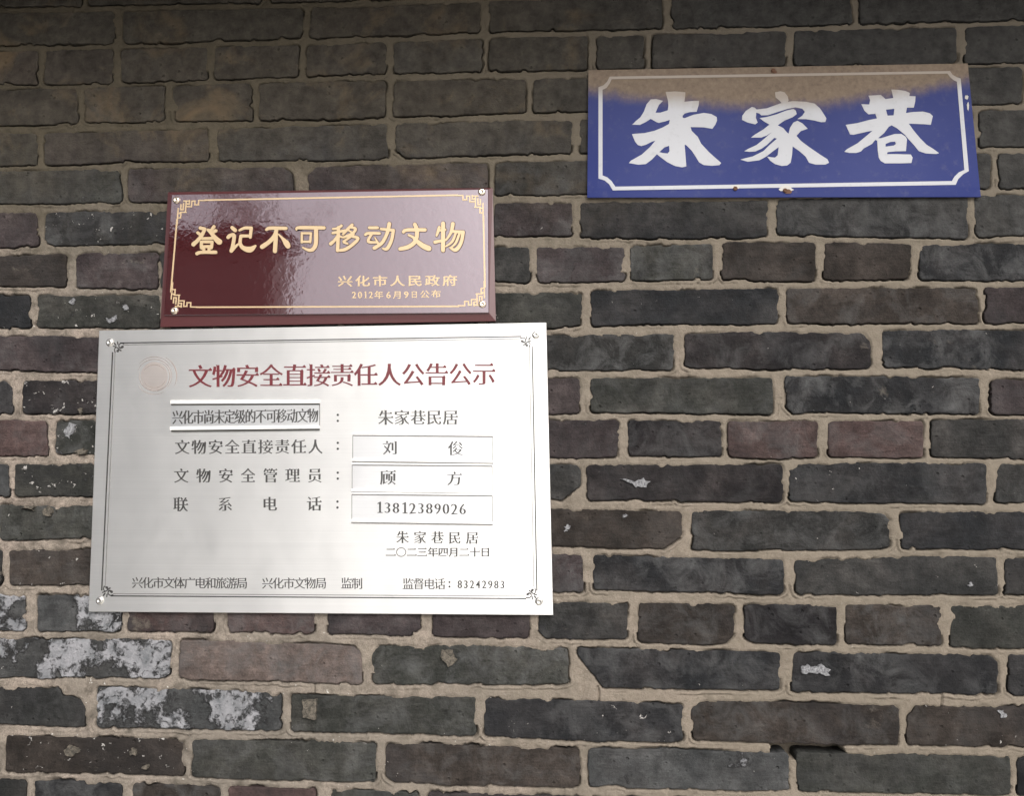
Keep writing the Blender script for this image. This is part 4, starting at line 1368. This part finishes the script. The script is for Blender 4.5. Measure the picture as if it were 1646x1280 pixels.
    kids.extend(text('gold_character', spread('兴化市人民政府', 555, 723, 452, 451, 23, 17), MI - 0.00002, M_GOLD, None, 0.0004, 0.02, -0.012, False))
    it = [('2', 570, 474, 9, 11), ('0', 579.5, 474, 9, 11), ('1', 588, 474, 8.5, 11), ('2', 597, 474, 9, 11), ('年', 609, 474, 14, 12), ('6', 625.5, 474, 10, 11), ('月', 639, 474, 14, 12), ('9', 654, 473.5, 10, 11), ('日', 666, 473.5, 11, 11), ('公', 683, 473, 15, 12), ('布', 701, 472.5, 15, 12)]
    kids.extend(text('gold_character', it, MI - 0.00002, M_GOLD, None, 0.0004, 0.018, -0.012, False))
    # gold frame lines between the fretwork corners
    tl, tr, br, bl = (288, 322), (773, 312), (776, 493), (273, 494)
    fr = [(328, 321.6, 736, 313.5, 2.4), (315, 493.9, 738, 492.5, 2.4), (284.5, 352, 274.5, 470, 2.4), (777, 346, 779.5, 462, 2.4)]
    kids.extend(rects('gold_frame_line', [q_], MI, M_GOLD, None, 0.0004) for q_ in fr)
    # fretwork corners: stepped meander
    def corner(cx, cy, sx, sy, lean=0.0):
        seg = [((0, 14), (0, 29)), ((0, 29), (5, 29)), ((5, 22), (5, 29)), ((0, 22), (5, 22)), ((4, 20), (13, 20)), ((12, 20), (12, 4)), ((12, 11), (21, 11)), ((21, 11), (21, 2)), ((21, 2), (26, 2)), ((26, 2), (26, 8)), ((26, 8), (32, 8)), ((32, 8), (32, 1)), ((32, 1), (42, 1)),
               ((4, 8), (4, 16)), ((4, 16), (8, 16)), ((8, 16), (8, 6)), ((13, 7), (17, 7)), ((17, 7), (17, 1)), ((8, 2), (17, 2)), ((0, 29), (0, 40))]
        r = []
        for (a0, a1), (b0, b1) in seg:
            r.append((cx + sx * a0 + lean * a1 * sy, cy + sy * a1, cx + sx * b0 + lean * b1 * sy, cy + sy * b1, 2.0))
        # lengthen each by half a width for closed joints
        q_ = []
        for x0, y0, x1, y1, wd in r:
            l = math.hypot(x1 - x0, y1 - y0)
            ex, ey = (x1 - x0) / l, (y1 - y0) / l
            q_.append((x0 - ex, y0 - ey, x1 + ex, y1 + ey, wd))
        return q_
    for fc in (corner(287.5, 321, 1, 1, -0.08), corner(274, 494.5, 1, -1, -0.08), corner(776, 313, -1, 1, 0.02), corner(779, 492.5, -1, -1, 0.02)):
        kids.append(rects('gold_fretwork', fc, MI, M_GOLD, None, 0.0004))
    for px, py in ((284, 322), (774.5, 308.5), (280.5, 499.5), (775.5, 489)):
        kids.append(screw(None, px, py, MI, 0.0052, M_SCREWB, 0.0026))
    for k in kids:
        k.parent = root
        k.matrix_parent_inverse = inv
    return root


maroon_plaque()

# ------------------------------------------------------------------ SILVER NOTICE
SB, SF = -0.0060, -0.0085


def silver_notice():
    root = bpy.data.objects.new('notice_plate', None)
    root.location = W(516, 760, SB)
    COL.objects.link(root)
    tag(root, 'large brushed silver metal notice plate with a red title and black lettering', 'notice plate')
    inv = Matrix.Translation(-root.location)
    kids = []
    kids.append(link('metal_sheet', slab('metal_sheet', [(159, 531.5), (878.5, 518.5), (889.5, 989.5), (142, 984)], SB, SF, M_STEEL, None, 0.0007)))
    Y = SF
    ttl = spread('文物安全直接责任人公告公示', 322, 778, 605, 601, 36.5, 36)
    kids.extend(text('red_character', ttl, Y, M_REDINK, None, 0.0004, 0.023, 0.011))
    # ruled border, outer dark and inner faint line
    rul = [(193, 551.5, 838, 541, 1.9), (181, 566, 163.5, 950, 2.2), (855.5, 557, 863, 950, 2.0), (178, 958.5, 846, 963, 1.9)]
    kids.extend(rects('border_line', [q_], Y, M_INK, None, 0.0002) for q_ in rul)
    kids.extend(rects('faint_border_line', [q_], Y, M_LINEGREY, None, 0.0002) for q_ in [(198, 554.5, 836, 544.5, 1.1), (185, 566, 169, 945, 1.2), (851, 557, 858, 944, 1.1), (182, 955, 844, 959, 1.1)])
    # scrolled corners
    def scroll(cx, cy, sx, sy):   # one small engraved ornament
        L = []
        def T(x, y_, w_):
            return (cx + sx * x, cy + sy * y_, w_)
        L.append([T(16, 2, 1.8), T(11, 1.5, 1.6), T(8, 5, 1.7), T(10, 9, 2.2), T(14, 7, 4.2)])
        L.append([T(2, 16, 1.8), T(1, 11, 1.6), T(4, 8, 1.7), T(8, 11, 2.4), T(6, 14, 4.2)])
        L.append([T(0, 0, 1.0), T(2, 3, 2.6), T(4, 5, 0.8)])
        L.append([T(6, -1, 1.6), T(6.5, 3, 2.0)])
        L.append([T(-1, 6, 1.6), T(3, 7, 2.0)])
        L.append([T(9, 11, 0.8), T(11, 13, 2.6)])
        return L
    kids.append(strokes('corner_scroll', scroll(183, 550.5, 1, 1), Y, M_INK, None, 0.0002))
    kids.append(strokes('corner_scroll', scroll(853, 541.5, -1, 1), Y, M_INK, None, 0.0002))
    kids.append(strokes('corner_scroll', scroll(165.5, 959, 1, -1), Y, M_INK, None, 0.0002))
    kids.append(strokes('corner_scroll', scroll(862, 963, -1, -1), Y, M_INK, None, 0.0002))
    # faded round emblem
    M_EMB = enamel('faded_emblem', (0.30, 0.235, 0.21), 0.4, 0.3)
    M_EMB2 = mat_steel('faded_emblem_fill', (0.89, 0.815, 0.77))
    cx, cy = 248, 605
    kids.append(fill('emblem_disc', [[(cx + math.cos(t / 16 * math.pi) * 22, cy + math.sin(t / 16 * math.pi) * 23) for t in range(32)]], Y, M_EMB2, None, 0.00008))
    arcs = []
    for (r0, a0, a1, wd) in ((36, -60, 25, 1.5), (32, -140, -30, .9), (28, -160, 40, 1.0), (25, -70, 80, 1.1), (24, 40, 200, 1.1), (19, 20, 150, 1.0), (19, -150, -30, 1.0), (30, 60, 150, .7)):
        arcs.append([(cx + math.cos(math.radians(a0 + (a1 - a0) * t / 10)) * r0, cy + math.sin(math.radians(a0 + (a1 - a0) * t / 10)) * r0 * 0.97, wd * 0.6 * (0.3 + 1.2 * math.sin(math.pi * (t + .5) / 11))) for t in range(11)])
    kids.append(strokes('emblem_ring', arcs, Y, M_EMB, None, 0.00016))
    # printed lines
    def txt(items, m_=M_INK, a=0.025, b=0.013):
        kids.extend(text('printed_character', items, Y, m_, None, 0.00025, a, b))
    txt(spread('朱家巷民居', 620, 724, 671.5, 671, 24, 24))
    txt([('：', 543, 672, 2.0, 4.8)])
    txt(spread('文物安全直接责任人', 293, 507, 719, 718, 23, 23))
    txt([('：', 543, 717, 2.0, 4.8)])
    txt(spread('文物安全管理员', 291.5, 506, 765, 764.5, 22.5, 23))
    txt([('：', 543, 765, 2.0, 4.8)])
    txt(spread('联系电话', 290.5, 505, 811, 810, 23, 23))
    txt([('：', 542.5, 811.5, 2.0, 4.8)])
    txt(spread('朱家巷民居', 647, 759, 864, 865, 19.5, 20))
    txt(spread('二〇二三年四月二十日', 628, 780, 888, 888, 16, 15), b=0.002)
    txt(spread('兴化市文体广电和旅游局', 221, 389, 937, 938, 17.5, 18), a=0.012, b=0.008)
    txt(spread('兴化市文物局', 430, 516, 938, 938, 17.5, 18), a=0.012, b=0.008)
    txt(spread('监制', 557, 574, 938, 938.5, 17.5, 18), a=0.012, b=0.008)
    txt(spread('监督电话', 656, 707, 939, 939, 17.5, 18), a=0.012, b=0.008)
    txt([('：', 722.5, 940, 1.7, 3.6)])
    txt(spread('83242983', 740, 808.5, 939.5, 940, 9.6, 13.5), a=0.022, b=0.0)
    # slide-in strips held between rails
    def holder(x0, x1, yt0, yt1, yb0, yb1, big):
        c = [(x0, yt0), (x1, yt1), (x1, yb1), (x0, yb0)]
        h = bpy.data.objects.new('name_strip', slab('name_strip', c, Y - 0.0001, Y - 0.0009, M_STRIP, None, 0.0002))
        COL.objects.link(h)
        kids.append(h)
        sub = []
        if big:
            sub.extend(rects('rail', [q_], Y - 0.0001, M_RAIL, None, 0.0022) for q_ in [(x0 - 1, yt0 - 1.5, x1, yt1 - 1.8, 5.2), (x0 - 2, yb0 + 1, x1, yb1 - 0.5, 5.0)])
            sub.extend(rects('rail_shade_line', [q_], Y - 0.0001, M_RAILSHADE, None, 0.0012) for q_ in [(x0, yt0 + 2.6, x1 + 0.5, yt1 + 2.2, 2.8), (x0, yb0 + 5.0, x1, yb1 + 3.6, 3.2)])  # shade under each rail drawn as a dark strip
            sub.extend(rects('strip_end_line', [q_], Y - 0.0001, M_STRIPGREY, None, 0.0011) for q_ in [(x1, yt1, x1, yb1, 1.1)])
        else:
            sub.extend(rects('rail', [q_], Y - 0.0001, M_RAIL, None, 0.0018) for q_ in [(x0 - 1, yb0 + 1.2, x1, yb1 + 1.4, 4.2), (x0, yt0 - 3, x1, yt1 - 3, 2.6)])
            sub.extend(rects('rail_shade_line', [q_], Y - 0.0001, M_STRIPGREY, None, 0.0012) for q_ in [(x0, yt0 - 0.8, x1, yt1 - 0.8, 1.9), (x0 - 1, yb0 + 4.0, x1 + 0.5, yb1 + 4.2, 2.2)])  # rail shade again, painted in a lighter grey
            sub.extend(rects('strip_end_line', [q_], Y - 0.0001, M_STRIPGREY, None, 0.0011) for q_ in [(x0, yt0, x0, yb0, 0.9), (x1, yt1, x1, yb1, 0.9)])
        return h, sub
    hs = []
    hs.append(holder(275, 513.5, 648, 647.5, 688, 687, True))
    hs[-1][1].extend(text('printed_character', spread('兴化市尚未定级的不可移动文物', 285.5, 503, 671, 668, 17, 22.5), Y - 0.0009, M_INK, None, 0.0002, 0.03, 0.012))
    hs.append(holder(567, 792, 701, 703, 738, 741, False))
    hs[-1][1].extend(text('printed_character', [('刘', 627, 720, 23, 22), ('俊', 732.5, 721, 24, 23)], Y - 0.0009, M_INK, None, 0.0002, 0.022, 0.016))
    hs.append(holder(566, 791, 748.5, 750.5, 787, 790, False))
    hs[-1][1].extend(text('printed_character', [('顾', 623.5, 768, 25, 23), ('方', 730.5, 769.5, 24, 22)], Y - 0.0009, M_INK, None, 0.0002, 0.022, 0.016))
    hs.append(holder(565.5, 791.5, 796, 798.5, 836, 839.5, False))
    hs[-1][1].extend(text('printed_character', spread('13812389026', 611, 745, 816, 818.5, 14.5, 18.5), Y - 0.0009, M_INK, None, 0.0002))
    for px, py in ((176.5, 551), (861.5, 538.5), (160.5, 966), (866.5, 967)):
        kids.append(screw(None, px, py, Y, 0.0052, M_SCREW, 0.0026))
    for k in kids:
        k.parent = root
        k.matrix_parent_inverse = inv
    for h, sub in hs:
        for s_ in sub:
            s_.parent = h
    return root


silver_notice()
print('triangles', sum(len(o.data.polygons) for o in bpy.data.objects if o.type == 'MESH'))
